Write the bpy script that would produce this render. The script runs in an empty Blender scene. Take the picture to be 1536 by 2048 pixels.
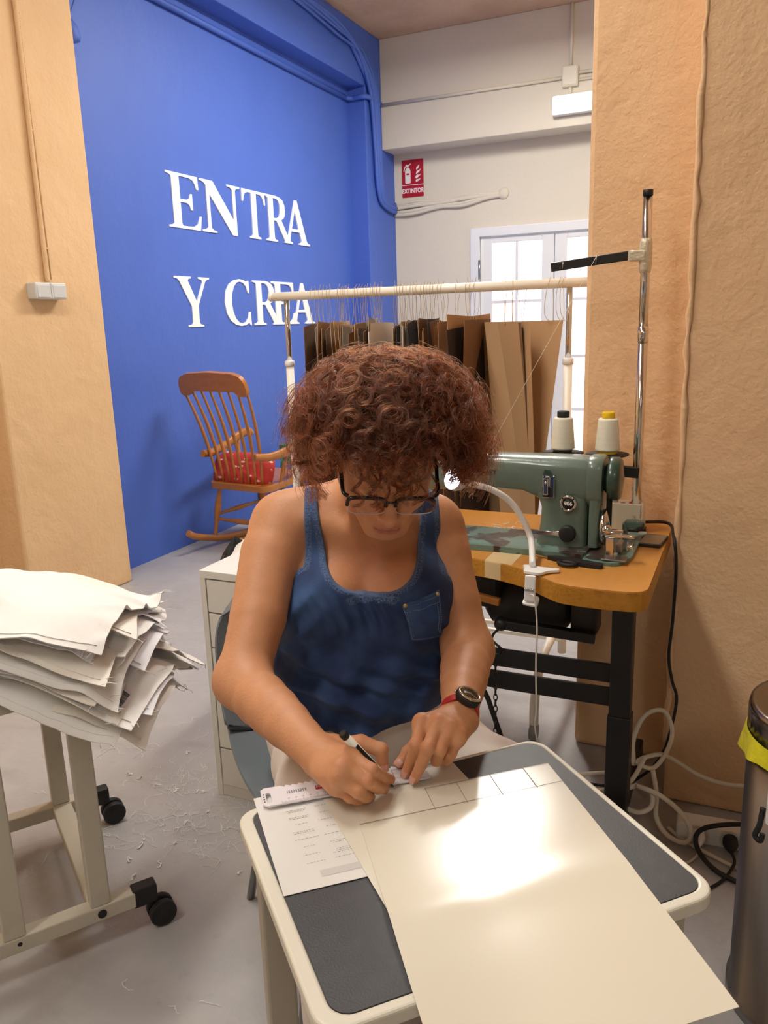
import bpy, bmesh, math, random
import numpy as np
from mathutils import Vector, Matrix, Euler

SC = bpy.context.scene
COL = SC.collection
random.seed(7)
PI = math.pi
YAW = 0.42973          # heading of the camera, turned left from the +Y axis of the room

# ------------------------------------------------------------------ camera, world, exposure
cam_d = bpy.data.cameras.new('camera')
cam = bpy.data.objects.new('camera', cam_d)
COL.objects.link(cam)
cam_d.sensor_fit = 'VERTICAL'
cam_d.sensor_height = 36.0
cam_d.lens = 36.0 * 1603.6 / 2048.0
cam_d.clip_start = 0.02
cam.matrix_world = Matrix(((0.911642, -0.067493, 0.405406, 0.0),
                           (0.409852, 0.222506, -0.884597, 0.0),
                           (-0.030501, 0.972592, 0.230508, 1.357),
                           (0, 0, 0, 1)))
SC.camera = cam
SC.view_settings.view_transform = 'Standard'
SC.view_settings.look = 'None'
SC.view_settings.exposure = 0.0
SC.view_settings.gamma = 1.0
SC.view_settings.use_curve_mapping = False
w = bpy.data.worlds.new('world'); SC.world = w; w.use_nodes = True
bgn = w.node_tree.nodes['Background']
bgn.inputs[0].default_value = (0.93, 0.96, 1.0, 1); bgn.inputs[1].default_value = 1.0

LAMP_STRENGTH = 30.0
LAMP_OVER_CART = 37.0
LAMP_FAR = 82.0
LAMPS = [  # centre x, y, size x, size y of each lamp hung in the row below the ceiling
    (-1.50, 4.95, 0.32, 1.00), (-1.33, 3.98, 0.24, 0.30),
    (-1.45, 1.55, 0.32, 1.25), (-1.45, -0.6, 0.32, 1.25), (1.3, -1.9, 0.32, 0.80)]
LAMP_Z = 3.48

# ------------------------------------------------------------------ materials
def s2l(c):
    return tuple(((v/255)/12.92 if v/255 <= .04045 else ((v/255+.055)/1.055)**2.4) for v in c)

def M(name, rgb, rough=.5, metal=0., bump=None, mottle=None, spec=.5, trans=0., emit=None, sheen=0., coat=0., grain=None, alpha=1., sss=0., ior=1.5):
    m = bpy.data.materials.new(name); m.use_nodes = True
    nt = m.node_tree; N = nt.nodes; L = nt.links
    b = N['Principled BSDF']
    col = s2l(rgb)
    b.inputs['Base Color'].default_value = (*col, 1)
    b.inputs['Roughness'].default_value = rough
    b.inputs['Metallic'].default_value = metal
    b.inputs['Specular IOR Level'].default_value = spec
    b.inputs['Transmission Weight'].default_value = trans
    b.inputs['IOR'].default_value = ior
    b.inputs['Sheen Weight'].default_value = sheen
    b.inputs['Coat Weight'].default_value = coat
    b.inputs['Alpha'].default_value = alpha
    if sss:
        b.inputs['Subsurface Weight'].default_value = sss
        b.inputs['Subsurface Radius'].default_value = (.010, .0035, .0015)
        b.inputs['Subsurface Scale'].default_value = .6
    if emit:
        b.inputs['Emission Color'].default_value = (*s2l(emit[0]), 1)
        b.inputs['Emission Strength'].default_value = emit[1]
    tc = N.new('ShaderNodeTexCoord')
    if mottle or grain:
        # mottle = list of (scale, amount, other rgb, low, high[, stretch])
        cur = None
        for it in (mottle or []) + (grain or []):
            sc, amt, rgb2, lo, hi = it[:5]
            n = N.new('ShaderNodeTexNoise'); n.inputs['Scale'].default_value = sc; n.inputs['Detail'].default_value = 6
            if len(it) > 5:
                mp = N.new('ShaderNodeMapping'); mp.inputs['Scale'].default_value = it[5]
                L.new(tc.outputs['Object'], mp.inputs['Vector']); L.new(mp.outputs[0], n.inputs['Vector'])
            else:
                L.new(tc.outputs['Object'], n.inputs['Vector'])
            r = N.new('ShaderNodeMapRange'); r.inputs['From Min'].default_value = lo; r.inputs['From Max'].default_value = hi
            r.inputs['To Max'].default_value = amt
            L.new(n.outputs['Fac'], r.inputs['Value'])
            mx = N.new('ShaderNodeMix'); mx.data_type = 'RGBA'
            L.new(r.outputs[0], mx.inputs['Factor'])
            if cur is None: mx.inputs['A'].default_value = (*col, 1)
            else: L.new(cur, mx.inputs['A'])
            mx.inputs['B'].default_value = (*s2l(rgb2), 1)
            cur = mx.outputs['Result']
        L.new(cur, b.inputs['Base Color'])
    if bump:
        prev = None
        for sc, dist in bump:
            n = N.new('ShaderNodeTexNoise'); n.inputs['Scale'].default_value = sc; n.inputs['Detail'].default_value = 5
            L.new(tc.outputs['Object'], n.inputs['Vector'])
            bp = N.new('ShaderNodeBump'); bp.inputs['Distance'].default_value = dist; bp.inputs['Strength'].default_value = 1
            L.new(n.outputs['Fac'], bp.inputs['Height'])
            if prev: L.new(prev.outputs[0], bp.inputs['Normal'])
            prev = bp
        L.new(prev.outputs[0], b.inputs['Normal'])
    return m

# ------------------------------------------------------------------ mesh builder
def rotm(rz=0, rx=0, ry=0):
    return Euler((rx, ry, rz)).to_matrix()

class MB:
    def __init__(s): s.v = []; s.f = []; s.sm = []
    def add(s, vs, fs, smooth=False):
        o = len(s.v); s.v += [tuple(p) for p in vs]
        s.f += [tuple(i+o for i in f) for f in fs]; s.sm += [smooth]*len(fs)
        return s
    def box(s, c, d, rot=None):
        c = Vector(c); R = rot or Matrix.Identity(3)
        vs = [c + R @ Vector((sx*d[0]/2, sy*d[1]/2, sz*d[2]/2)) for sx in (-1,1) for sy in (-1,1) for sz in (-1,1)]
        return s.add(vs, [(0,1,3,2),(4,6,7,5),(0,4,5,1),(2,3,7,6),(0,2,6,4),(1,5,7,3)])
    def span(s, a, b):
        return s.box([(a[i]+b[i])/2 for i in range(3)], [abs(b[i]-a[i]) for i in range(3)])
    def bar(s, a, b, w, h, up=(0,0,1)):
        a = Vector(a); b = Vector(b); d = (b-a); l = d.length; d.normalize(); u = Vector(up)
        x = d.cross(u)
        if x.length < 1e-5: x = d.cross(Vector((0,1,0)))
        x.normalize(); z = x.cross(d)
        R = Matrix((x, d, z)).transposed()
        return s.box((a+b)/2, (w, l, h), R)
    def tube(s, pts, r, n=8, closed=False, cap=True, flat=None):
        P = [Vector(p) for p in pts]; m = len(P)
        rs = r if isinstance(r, (list, tuple)) else [r]*m
        rings = []; prevx = None
        for i in range(m):
            if closed: t = P[(i+1) % m]-P[i-1]
            else: t = P[min(i+1, m-1)]-P[max(i-1, 0)]
            if t.length < 1e-9: t = Vector((0,0,1))
            t.normalize()
            if prevx is None:
                x = t.cross(Vector((0,0,1)))
                if x.length < 1e-3: x = t.cross(Vector((0,1,0)))
            else:
                x = prevx - t*prevx.dot(t)
                if x.length < 1e-6: x = t.cross(Vector((0,0,1)))
            x.normalize(); prevx = x; y = t.cross(x)
            fl = flat or 1.
            rings.append([P[i]+(x*math.cos(2*PI*k/n)+y*fl*math.sin(2*PI*k/n))*rs[i] for k in range(n)])
        vs = [p for ring in rings for p in ring]; fs = []
        for i in range(m if closed else m-1):
            j = (i+1) % m
            for k in range(n): fs.append((i*n+k, i*n+(k+1) % n, j*n+(k+1) % n, j*n+k))
        s.add(vs, fs, True)
        if cap and not closed:
            s.f.append(tuple(len(s.v)-len(vs)+k for k in range(n))[::-1]); s.sm.append(False)
            s.f.append(tuple(len(s.v)-n+k for k in range(n))); s.sm.append(False)
        return s
    def lathe(s, prof, c=(0,0,0), n=24, rot=None):
        c = Vector(c); R = rot or Matrix.Identity(3); vs = []; fs = []; m = len(prof)
        for r, z in prof:
            for k in range(n):
                a = 2*PI*k/n; vs.append(c+R @ Vector((r*math.cos(a), r*math.sin(a), z)))
        for i in range(m-1):
            for k in range(n): fs.append((i*n+k, i*n+(k+1) % n, (i+1)*n+(k+1) % n, (i+1)*n+k))
        s.add(vs, fs, True)
        o = len(s.v)-len(vs)
        if prof[0][0] > 1e-6: s.f.append(tuple(o+k for k in range(n))[::-1]); s.sm.append(False)
        if prof[-1][0] > 1e-6: s.f.append(tuple(o+(m-1)*n+k for k in range(n))); s.sm.append(False)
        return s
    def cyl(s, a, b, r, n=20, r2=None):
        a = Vector(a); b = Vector(b); d = b-a; q = Vector((0,0,1)).rotation_difference(d.normalized()).to_matrix()
        return s.lathe([(r,0),(r if r2 is None else r2,d.length)], a, n, q)
    def ball(s, c, r, n=12, sc=(1,1,1)):
        c = Vector(c); vs = []; fs = []
        for i in range(n+1):
            t = PI*i/n
            for k in range(2*n):
                a = PI*k/n; vs.append(c+Vector((r*sc[0]*math.sin(t)*math.cos(a), r*sc[1]*math.sin(t)*math.sin(a), r*sc[2]*math.cos(t))))
        for i in range(n):
            for k in range(2*n): fs.append((i*2*n+k, (i+1)*2*n+k, (i+1)*2*n+(k+1) % (2*n), i*2*n+(k+1) % (2*n)))
        return s.add(vs, fs, True)
    def prism(s, poly, h, M4=None, holes=()):
        """extrude a 2D polygon (x, y) from z=0 to z=h, then transform by M4"""
        bm = bmesh.new()
        loops = [poly]+list(holes); es = []
        for lp in loops:
            vv = [bm.verts.new((x, y, 0)) for x, y in lp]
            es += [bm.edges.new((vv[i], vv[(i+1) % len(vv)])) for i in range(len(vv))]
        r = bmesh.ops.triangle_fill(bm, use_beauty=True, use_dissolve=False, edges=es)
        faces = [g for g in r['geom'] if isinstance(g, bmesh.types.BMFace)] or list(bm.faces)
        e = bmesh.ops.extrude_face_region(bm, geom=faces)
        for g in e['geom']:
            if isinstance(g, bmesh.types.BMVert): g.co.z += h
        bmesh.ops.recalc_face_normals(bm, faces=bm.faces)
        if M4 is not None: bm.transform(M4)
        bm.verts.index_update()
        s.add([v.co.copy() for v in bm.verts], [tuple(v.index for v in f.verts) for f in bm.faces])
        bm.free(); return s
    def grid(s, nu, nv, fn, smooth=True, thick=0.):
        P = [[Vector(fn(i/(nu-1), j/(nv-1))) for j in range(nv)] for i in range(nu)]
        vs = [P[i][j] for i in range(nu) for j in range(nv)]
        fs = [(i*nv+j, (i+1)*nv+j, (i+1)*nv+j+1, i*nv+j+1) for i in range(nu-1) for j in range(nv-1)]
        if thick:
            n0 = len(vs)
            nr = []
            for i in range(nu):
                for j in range(nv):
                    a = P[min(i+1,nu-1)][j]-P[max(i-1,0)][j]; b = P[i][min(j+1,nv-1)]-P[i][max(j-1,0)]
                    q = a.cross(b); nr.append(q.normalized() if q.length > 1e-12 else Vector((0,0,1)))
            vs = vs+[vs[k]-nr[k]*thick for k in range(n0)]
            fs = fs+[tuple(n0+k for k in f[::-1]) for f in fs]
            rim = [i*nv for i in range(nu)]+[(nu-1)*nv+j for j in range(1,nv)]+[i*nv+nv-1 for i in range(nu-2,-1,-1)]+[j for j in range(nv-2,0,-1)]
            o2 = len(vs); vs = vs+[vs[k] for k in rim]+[vs[k+n0] for k in rim]; m_ = len(rim)
            for k in range(m_):
                a, b = o2+k, o2+(k+1) % m_; fs.append((b, a, a+m_, b+m_))
        return s.add(vs, fs, smooth)
    def build(s, name, mat, parent=None, bevel=0., seg=2, origin=None, subsurf=0):
        me = bpy.data.meshes.new(name); o = Vector(origin) if origin is not None else Vector((0,0,0))
        me.from_pydata([tuple(Vector(p)-o) for p in s.v], [], s.f)
        me.polygons.foreach_set('use_smooth', s.sm)
        bm = bmesh.new(); bm.from_mesh(me); bmesh.ops.recalc_face_normals(bm, faces=bm.faces); bm.to_mesh(me); bm.free()
        me.materials.append(mat); me.update()
        ob = bpy.data.objects.new(name, me); COL.objects.link(ob)
        if parent is not None: ob.parent = parent
        if origin is not None: ob.location = o
        if bevel:
            md = ob.modifiers.new('bevel', 'BEVEL'); md.width = bevel; md.segments = seg; md.limit_method = 'ANGLE'; md.angle_limit = math.radians(35)
            md.harden_normals = False
        if subsurf:
            md = ob.modifiers.new('sub', 'SUBSURF'); md.levels = subsurf; md.render_levels = subsurf
        return ob

def thing(name, label, cat, loc=(0,0,0), rz=0, group=None):
    o = bpy.data.objects.new(name, None); COL.objects.link(o)
    o.location = loc; o.rotation_euler = (0,0,rz); o.empty_display_size = .05
    return tag(o, label, cat, group)
def tag(o, label, cat, group=None):
    o['label'] = label; o['category'] = cat
    if group: o['group'] = group
    return o
def struct(o): o['kind'] = 'structure'; return o
def stuff(o): o['kind'] = 'stuff'; return o

def arc(c, r, a0, a1, n, z=None):
    return [(c[0]+r*math.cos(a0+(a1-a0)*i/(n-1)), c[1]+r*math.sin(a0+(a1-a0)*i/(n-1))) for i in range(n)]
def rrect(x0, y0, x1, y1, r, n=6):
    return (arc((x1-r,y1-r), r, 0, PI/2, n)+arc((x0+r,y1-r), r, PI/2, PI, n)+arc((x0+r,y0+r), r, PI, 1.5*PI, n)+arc((x1-r,y0+r), r, 1.5*PI, 2*PI, n))
def rpoly(pts, r, n=6):
    """round the corners of a polygon"""
    out = []; m = len(pts)
    for i in range(m):
        p0, p, p2 = Vector(pts[i-1]), Vector(pts[i]), Vector(pts[(i+1) % m])
        a = (p0-p); b = (p2-p); rr = min(r, a.length*.45, b.length*.45); a.normalize(); b.normalize()
        s, e = p+a*rr, p+b*rr
        for k in range(n):
            t = k/(n-1); out.append(tuple((1-t)**2*s+2*t*(1-t)*p+t*t*e))
    return out
def spline(pts, n=10):
    P = [Vector(p) for p in pts]; out = []
    for i in range(len(P)-1):
        p0 = P[max(i-1,0)]; p1 = P[i]; p2 = P[i+1]; p3 = P[min(i+2,len(P)-1)]
        for k in range(n):
            t = k/n
            out.append(.5*((2*p1)+(p2-p0)*t+(2*p0-5*p1+4*p2-p3)*t*t+(3*p1-p0-3*p2+p3)*t**3))
    return out+[P[-1]]
def text_mesh(txt, size, depth, M4, name, mat, parent, align='CENTER', sx=1., bold=0.):
    cu = bpy.data.curves.new(name, 'FONT'); cu.body = txt; cu.size = size; cu.extrude = depth; cu.align_x = align; cu.align_y = 'CENTER'; cu.offset = bold
    cu.resolution_u = 3
    ob = bpy.data.objects.new(name+'_curve', cu); COL.objects.link(ob)
    dg = bpy.context.evaluated_depsgraph_get()
    me = bpy.data.meshes.new_from_object(ob.evaluated_get(dg)); me.name = name
    bpy.data.objects.remove(ob); bpy.data.curves.remove(cu)
    me.transform(Matrix(M4) @ Matrix.Diagonal((sx,1,1,1)))
    me.materials.clear(); me.materials.append(mat)
    o = bpy.data.objects.new(name, me); COL.objects.link(o); o.parent = parent
    return o
def basis(o, x, y, z):
    o, x, y, z = Vector(o), Vector(x), Vector(y), Vector(z)
    return Matrix(((x.x,y.x,z.x,o.x),(x.y,y.y,z.y,o.y),(x.z,y.z,z.z,o.z),(0,0,0,1)))

# ================================================================== MATERIALS OF THE ROOM
m_blue = M('blue_paint', (73, 106, 198), .55, bump=[(9,.006),(60,.0012)], mottle=[(2.2,.35,(66,97,186),.45,.7)])
m_tan = M('tan_plaster', (226, 188, 142), .75, bump=[(2.5,.02),(14,.008),(70,.002)], mottle=[(3,.5,(218,178,130),.4,.7)])
m_tanr = M('tan_rough_plaster', (232, 194, 152), .8, bump=[(3,.012),(20,.0045),(90,.0022)], mottle=[(4,.5,(224,184,140),.4,.7)])
m_cream = M('cream_wall_paint', (222, 214, 198), .7, bump=[(6,.006),(50,.0012)])
m_ceil = M('brown_ceiling_paint', (212, 178, 150), .8, bump=[(3,.02),(12,.012),(50,.003)], mottle=[(2.5,.6,(190,154,126),.45,.7)])
m_floor = M('grey_painted_concrete', (176, 174, 174), .42, bump=[(5,.003),(28,.0025),(120,.0008)],
            mottle=[(1.6,.55,(158,154,152),.4,.65),(7,.4,(192,188,184),.5,.7),(3.3,.5,(150,147,146),.58,.72,(1,2.4,1)),(26,.25,(140,136,132),.6,.75)])
m_whitep = M('white_gloss_paint', (232, 234, 238), .35)
m_creampipe = M('cream_painted_pipe', (224, 216, 200), .5)
m_light = M('lamp_diffuser', (255,252,245), .6, emit=((255,250,241), LAMP_STRENGTH))
m_lightb = M('lamp_diffuser_far', (255,252,245), .6, emit=((255,250,241), LAMP_FAR))
m_lightc = M('lamp_diffuser_cart', (255,252,245), .6, emit=((255,250,241), LAMP_OVER_CART))
m_light2 = M('tube_lamp_diffuser', (255,252,245), .6, emit=((255,250,240), 2.2))
m_wood = M('golden_wood', (176, 112, 46), .38, mottle=[(6,.6,(140,82,30),.4,.7,(1,1,9)),(30,.3,(196,132,60),.4,.7,(1,1,6))], coat=.2)
m_steel = M('brushed_steel', (170,170,172), .28, 1., mottle=[(20,.4,(120,118,116),.45,.7)])
m_chrome = M('chrome', (215,214,212), .14, 1.)
m_black = M('black_enamel', (26,25,26), .4)
m_blackm = M('matt_black_plastic', (22,22,23), .6)
m_white = M('white_plastic', (238,238,236), .35)

# ================================================================== STRUCTURE
CEIL = 3.68
XP, XF = -3.22, -3.055          # recessed blue panel, front of beam and pilasters
YB, YBM = 7.12, 6.86            # back wall and the face of the beam on it

f = MB().span((-3.6,-4.2,-.12), (4.2,7.4,0)).build('floor', m_floor); struct(f)
c = MB().span((-3.6,-4.2,CEIL), (4.2,7.4,CEIL+.12)).build('ceiling', m_ceil); struct(c)
# the blue wall on one side
wl_ = MB().span((-3.6,3.2,0), (XP,7.4,CEIL)).build('wall_left', m_blue); struct(wl_)
b = MB().span((XP-.01,3.28,3.25), (XF,6.56,CEIL)).build('beam', m_blue, wl_, bevel=.008)
b = MB().span((XP-.01,6.55,0), (XF,YB+.02,CEIL)).build('pilaster', m_blue, wl_, bevel=.008)
# tan pilaster
tp = MB().span((-3.6,2.60,0), (XF,3.285,CEIL)).build('wall_pilaster', m_tan, bevel=.012); struct(tp)
ww = MB().span((-3.6,-4.2,0), (XP,2.62,CEIL)).build('wall_left_near', m_tan); struct(ww)
# back wall with the deep beam
DX0, DX1, DZ = -2.335, -0.83, 2.13
bw = MB(); bw.span((-3.6,YB,0), (DX0,YB+.2,CEIL)); bw.span((DX0,YB,DZ), (DX1,YB+.2,CEIL)); bw.span((DX1,YB,0), (4.2,YB+.2,CEIL))
bw = bw.build('wall_back', m_cream); struct(bw)
MB().span((XF,YBM,2.81), (4.2,YB+.02,CEIL)).build('beam', m_cream, bw, bevel=.006)
# tan pier behind the sewing table, and the nearer wall beside it
PA, PB = 2.407, 2.185
rp = MB().span((-.446,PA,0), (.2,3.2,CEIL)).build('wall_pier', m_tanr, bevel=.014); struct(rp)
rb = MB().span((-.149,PB,0), (4.2,3.2,CEIL)).build('wall_right', m_tanr, bevel=.010, seg=3); struct(rb)
# ragged plaster bead along the outer corner
rr = random.Random(4)
MB().tube([(-.149+rr.uniform(-.003,.003), PB+rr.uniform(-.003,.003), z) for z in [i*.045 for i in range(4,81)]], [.006+rr.uniform(-.002,.004) for i in range(4,81)], 7).build('corner_bead', m_tanr, rb)
rs = MB().span((4.08,-4.2,0), (4.2,2.3,CEIL)).build('wall_far_right', m_cream); struct(rs)
rn = MB().span((-3.6,-4.2,0), (4.2,-4.08,CEIL)).build('wall_near', m_cream); struct(rn)

# ------------------------------------------------------------------ double door with frosted panes
m_pane = M('frosted_glass', (250,250,255), .5, emit=((252,250,255), 1.05), spec=.3)
m_panep = M('frosted_glass_pinkish', (250,226,216), .5, emit=((250,228,222), .85), spec=.3)
d = MB().span((DX0,YB-.03,0),(DX0+.085,YB+.1,DZ)).span((DX1-.085,YB-.03,0),(DX1,YB+.1,DZ)).span((DX0+.08,YB-.03,DZ-.075),(DX1-.08,YB+.1,DZ))
door = struct(d.build('door_1', m_whitep, bevel=.006))
def leaf(x0, x1):
    st = .105
    zs = [.14,.56,1.02,1.50,2.0]
    g = MB()
    g.span((x0,YB,.02),(x0+st,YB+.045,DZ-.08)); g.span((x1-st,YB,.02),(x1,YB+.045,DZ-.08))
    g.span((x0+st,YB,zs[-1]),(x1-st,YB+.045,DZ-.08)); g.span((x0+st,YB,.02),(x1-st,YB+.045,zs[0]))
    lf = g.build('door_leaf', m_whitep, door, bevel=.006)
    xm = (x0+x1)/2
    h = MB()
    h.span((xm-.012,YB+.004,zs[0]),(xm+.012,YB+.04,zs[-1]))
    for z in zs[1:-1]: h.span((x0+st,YB+.006,z-.012),(x1-st,YB+.038,z+.012))
    h.build('glazing_bar', m_whitep, lf, bevel=.003)
    for i in range(4):
        for k in range(2):
            a, b = ((x0+st, xm-.012), (xm+.012, x1-st))[k]
            z0 = zs[i]+(.012 if i else 0); z1 = zs[i+1]-(.012 if i < 3 else 0)
            MB().span((a,YB+.016,z0),(b,YB+.024,z1)).build('pane', m_panep if (k == 0 and i == 2 and x0 < -2) else m_pane, lf)
xm = -1.593
leaf(DX0+.088, xm-.003); leaf(xm+.003, DX1-.088)
MB().cyl((DX0+.088,YB-.034,1.70),(DX0+.088,YB-.034,1.86),.011,10).build('hinge', m_steel, door)
MB().cyl((DX0+.088,YB-.034,.30),(DX0+.088,YB-.034,.46),.011,10).build('hinge', m_steel, door)

# ------------------------------------------------------------------ lamps
for i, (lx, ly, ax, ay) in enumerate(LAMPS):
    t = thing('ceiling_light', ['long ceiling lamp over the hanging rail, above the blue wall lettering', 'small square ceiling lamp just in front of the long lamp over the rail',
              'long ceiling lamp above the cart of white cloth', 'long ceiling lamp behind the camera on the blue wall side', 'long ceiling lamp beyond the bin, above the open room', 'rearmost long ceiling lamp, far from the blue wall'][i], 'lamp', (lx, ly, LAMP_Z))
    MB().span((-ax/2-.03,-ay/2-.03,.0), (ax/2+.03,ay/2+.03,.07)).build('housing', m_white, t, bevel=.006)
    MB().span((-ax/2,-ay/2,-.012), (ax/2,ay/2,.004)).build('diffuser', m_lightb if i < 2 else m_lightc if i == 2 else m_light, t)
    for s in (-1,1): MB().cyl((0,s*ay*.35,.06),(0,s*ay*.35,CEIL-LAMP_Z+.005),.006,8).build('hanger', m_steel, t)
t = thing('wall_light', 'white box luminaire high on the cream beam over the glazed door', 'lamp', (-1.56,YBM,2.96))
MB().span((0,-.06,-.07),(1.2,0,.07)).build('housing', m_white, t, bevel=.008)
MB().span((.004,-.085,-.066),(1.196,-.05,.066)).build('diffuser', m_light2, t, bevel=.02, seg=3)

# ------------------------------------------------------------------ raised wall lettering, drawn as serif outlines in a unit cell (width, height 1)
def L_E():
    return [[(0,0),(.62,0),(.66,.27),(.62,.27),(.57,.12),(.50,.06),(.38,.05),(.27,.05),(.25,.09),(.25,.48),(.38,.48),(.43,.44),(.45,.36),(.49,.36),(.49,.66),(.45,.66),(.43,.58),(.38,.54),(.25,.54),(.25,.95),(.44,.95),(.52,.92),(.56,.86),(.59,.76),(.63,.76),(.62,1),(0,1),(0,.965),(.07,.95),(.10,.92),(.10,.08),(.07,.05),(0,.035)]], .66
def L_N():
    return [[(0,0),(.28,0),(.28,.035),(.21,.05),(.175,.09),(.175,.74),(.60,0),(.70,0),(.70,.91),(.73,.95),(.80,.965),(.80,1),(.53,1),(.53,.965),(.60,.95),(.64,.91),(.64,.30),(.25,1),(0,1),(0,.965),(.06,.95),(.115,.90),(.115,.09),(.07,.05),(0,.035)]], .80
def L_T():
    return [[(.20,0),(.54,0),(.54,.035),(.47,.05),(.445,.09),(.445,.945),(.54,.945),(.62,.91),(.66,.84),(.68,.74),(.72,.74),(.71,1),(.03,1),(.02,.74),(.06,.74),(.08,.84),(.12,.91),(.20,.945),(.295,.945),(.295,.09),(.27,.05),(.20,.035)]], .74
def L_R():
    o = [(0,0),(.34,0),(.34,.035),(.27,.05),(.25,.09),(.25,.46),(.33,.46),(.60,0),(.80,0),(.80,.035),(.73,.06),(.48,.49),(.55,.53),(.60,.60),(.615,.72),(.60,.84),(.55,.93),(.46,.98),(.34,1),(0,1),(0,.965),(.07,.95),(.10,.92),(.10,.08),(.07,.05),(0,.035)]
    return [o, [(.25,.515),(.25,.945),(.34,.945),(.41,.91),(.45,.83),(.46,.73),(.45,.63),(.41,.55),(.34,.515)]], .80
def L_A():
    o = [(0,0),(.24,0),(.24,.035),(.175,.05),(.165,.09),(.215,.28),(.475,.28),(.53,.09),(.515,.05),(.45,.035),(.45,0),(.80,0),(.80,.035),(.74,.05),(.70,.09),(.43,1),(.36,1),(.10,.10),(.07,.05),(0,.035)]
    return [o, [(.235,.345),(.345,.76),(.455,.345)]], .80
def L_Y():
    return [[(.22,0),(.57,0),(.57,.035),(.50,.05),(.475,.09),(.475,.42),(.67,.91),(.71,.95),(.77,.965),(.77,1),(.51,1),(.51,.965),(.585,.95),(.60,.90),(.445,.51),(.275,.92),(.29,.95),(.35,.965),(.35,1),(-.02,1),(-.02,.965),(.05,.95),(.09,.91),(.325,.41),(.325,.09),(.30,.05),(.22,.035)]], .78
def L_C():
    o = [(.62,.30),(.58,.30),(.55,.17),(.49,.08),(.41,.045),(.33,.07),(.25,.16),(.20,.31),(.18,.50),(.20,.69),(.25,.84),(.32,.93),(.40,.955),(.48,.93),(.54,.85),(.575,.71),(.615,.71),(.61,.98),(.575,.98),(.56,.95),(.49,.99),(.39,1.01),(.26,.98),(.14,.89),(.05,.73),(.02,.50),(.05,.27),(.13,.11),(.25,.02),(.38,-.01),(.49,.01),(.57,.06),(.60,.0),(.63,.0)]
    return [o], .66
m_letter = M('white_foam_letter', (246,246,246), .6)
sign = thing('wall_lettering', 'white raised serif letters reading ENTRA Y CREA on blue wall', 'sign', (XP, 4.08, 1.0))
def put_word(spec, z, h, depth=.005):
    for fn, y0, y1 in spec:
        depth += .0009
        loops, wd = fn()
        k = (y1-y0)/wd
        o = Vector((0, y0-4.08, z-1.0))
        M4 = basis(o, (0,k,0), (0,0,h), (1,0,0))
        g = MB().prism(loops[0], depth, M4, loops[1:])
        g.build('letter', m_letter, sign)
put_word([(L_E,4.080,4.405),(L_N,4.405,4.845),(L_T,4.855,5.165),(L_R,5.150,5.505),(L_A,5.400,5.775)], 1.95, .315)
put_word([(L_Y,4.085,4.435),(L_C,4.575,4.905),(L_R,4.925,5.290),(L_E,5.170,5.500),(L_A,5.440,5.800)], 1.363, .305)

# ================================================================== SMALL DESK, PAPERS, RULER, PEN
m_slate = M('dark_grey_desk_laminate', (62,63,67), .45, bump=[(400,.0003)], mottle=[(40,.25,(82,82,86),.5,.75)])
m_rim = M('off_white_plastic_rim', (226,222,206), .35)
m_taupe = M('taupe_enamel', (176,168,152), .4)
m_paper = M('white_paper', (226,224,220), .6)
m_card = M('glossy_cream_card', (228,222,204), .19, spec=.55, bump=[(700,.00003)])
m_card2 = M('cream_card', (226,220,204), .4)
m_pencil = M('grey_pencil_line', (120,116,108), .7)
m_print = M('grey_print', (150,148,146), .7)
m_printl = M('pale_grey_print_band', (208,205,202), .7)
m_red = M('red_print', (206,34,52), .5)
m_ink = M('black_ink', (36,34,36), .6)
m_ruler = M('white_ruler_plastic', (236,232,238), .3)

# desk frame: local x along the edge nearest the woman, y towards the camera
DZ0 = .71
Dc = Vector((-.603,.796,0)); du = Vector((.6935,.7205,0)); dv = Vector((.7205,-.6935,0))
DW, DL = .482, .388
desk = thing('side_desk', 'small desk with dark grey top and rounded white rim beneath the papers', 'desk', (0,0,0))
def dk(x, y, z): return Dc+du*x+dv*y+Vector((0,0,z))
Md = basis(Dc, du, -dv, (0,0,1))
MB().prism(rrect(.019,-DL+.015,DW-.010,-.009,.022), .012, Md @ Matrix.Translation((0,0,DZ0-.0118))).build('top_panel', m_slate, desk)
MB().prism(rrect(0,-DL,DW,0,.03), .019, Md @ Matrix.Translation((0,0,DZ0-.0185)), [rrect(.0192,-DL+.0152,DW-.0102,-.0092,.022)]).build('rim', m_rim, desk, bevel=.004, seg=3)
MB().prism(rrect(.022,-DL+.022,DW-.022,-.022,.02), .014, Md @ Matrix.Translation((0,0,DZ0-.030))).build('under_panel', m_taupe, desk)
for x, y in ((.035,.34),(.035,.05),(.445,.05),(.445,.34)):
    a = dk(x, y, 0); b_ = dk(x, y, DZ0-.03)
    MB().box((a+b_)/2, (.042,.024,DZ0-.03), Matrix((du,-dv,Vector((0,0,1)))).transposed()).build('leg', m_taupe, desk, bevel=.004)
for x in (.035,.445):
    MB().bar(dk(x,.05,.12), dk(x,.34,.12), .022, .03).build('side_rail', m_taupe, desk, bevel=.003)
MB().bar(dk(.035,.05,.62), dk(.445,.05,.62), .02, .035).build('cross_rail', m_taupe, desk, bevel=.003)

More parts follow.
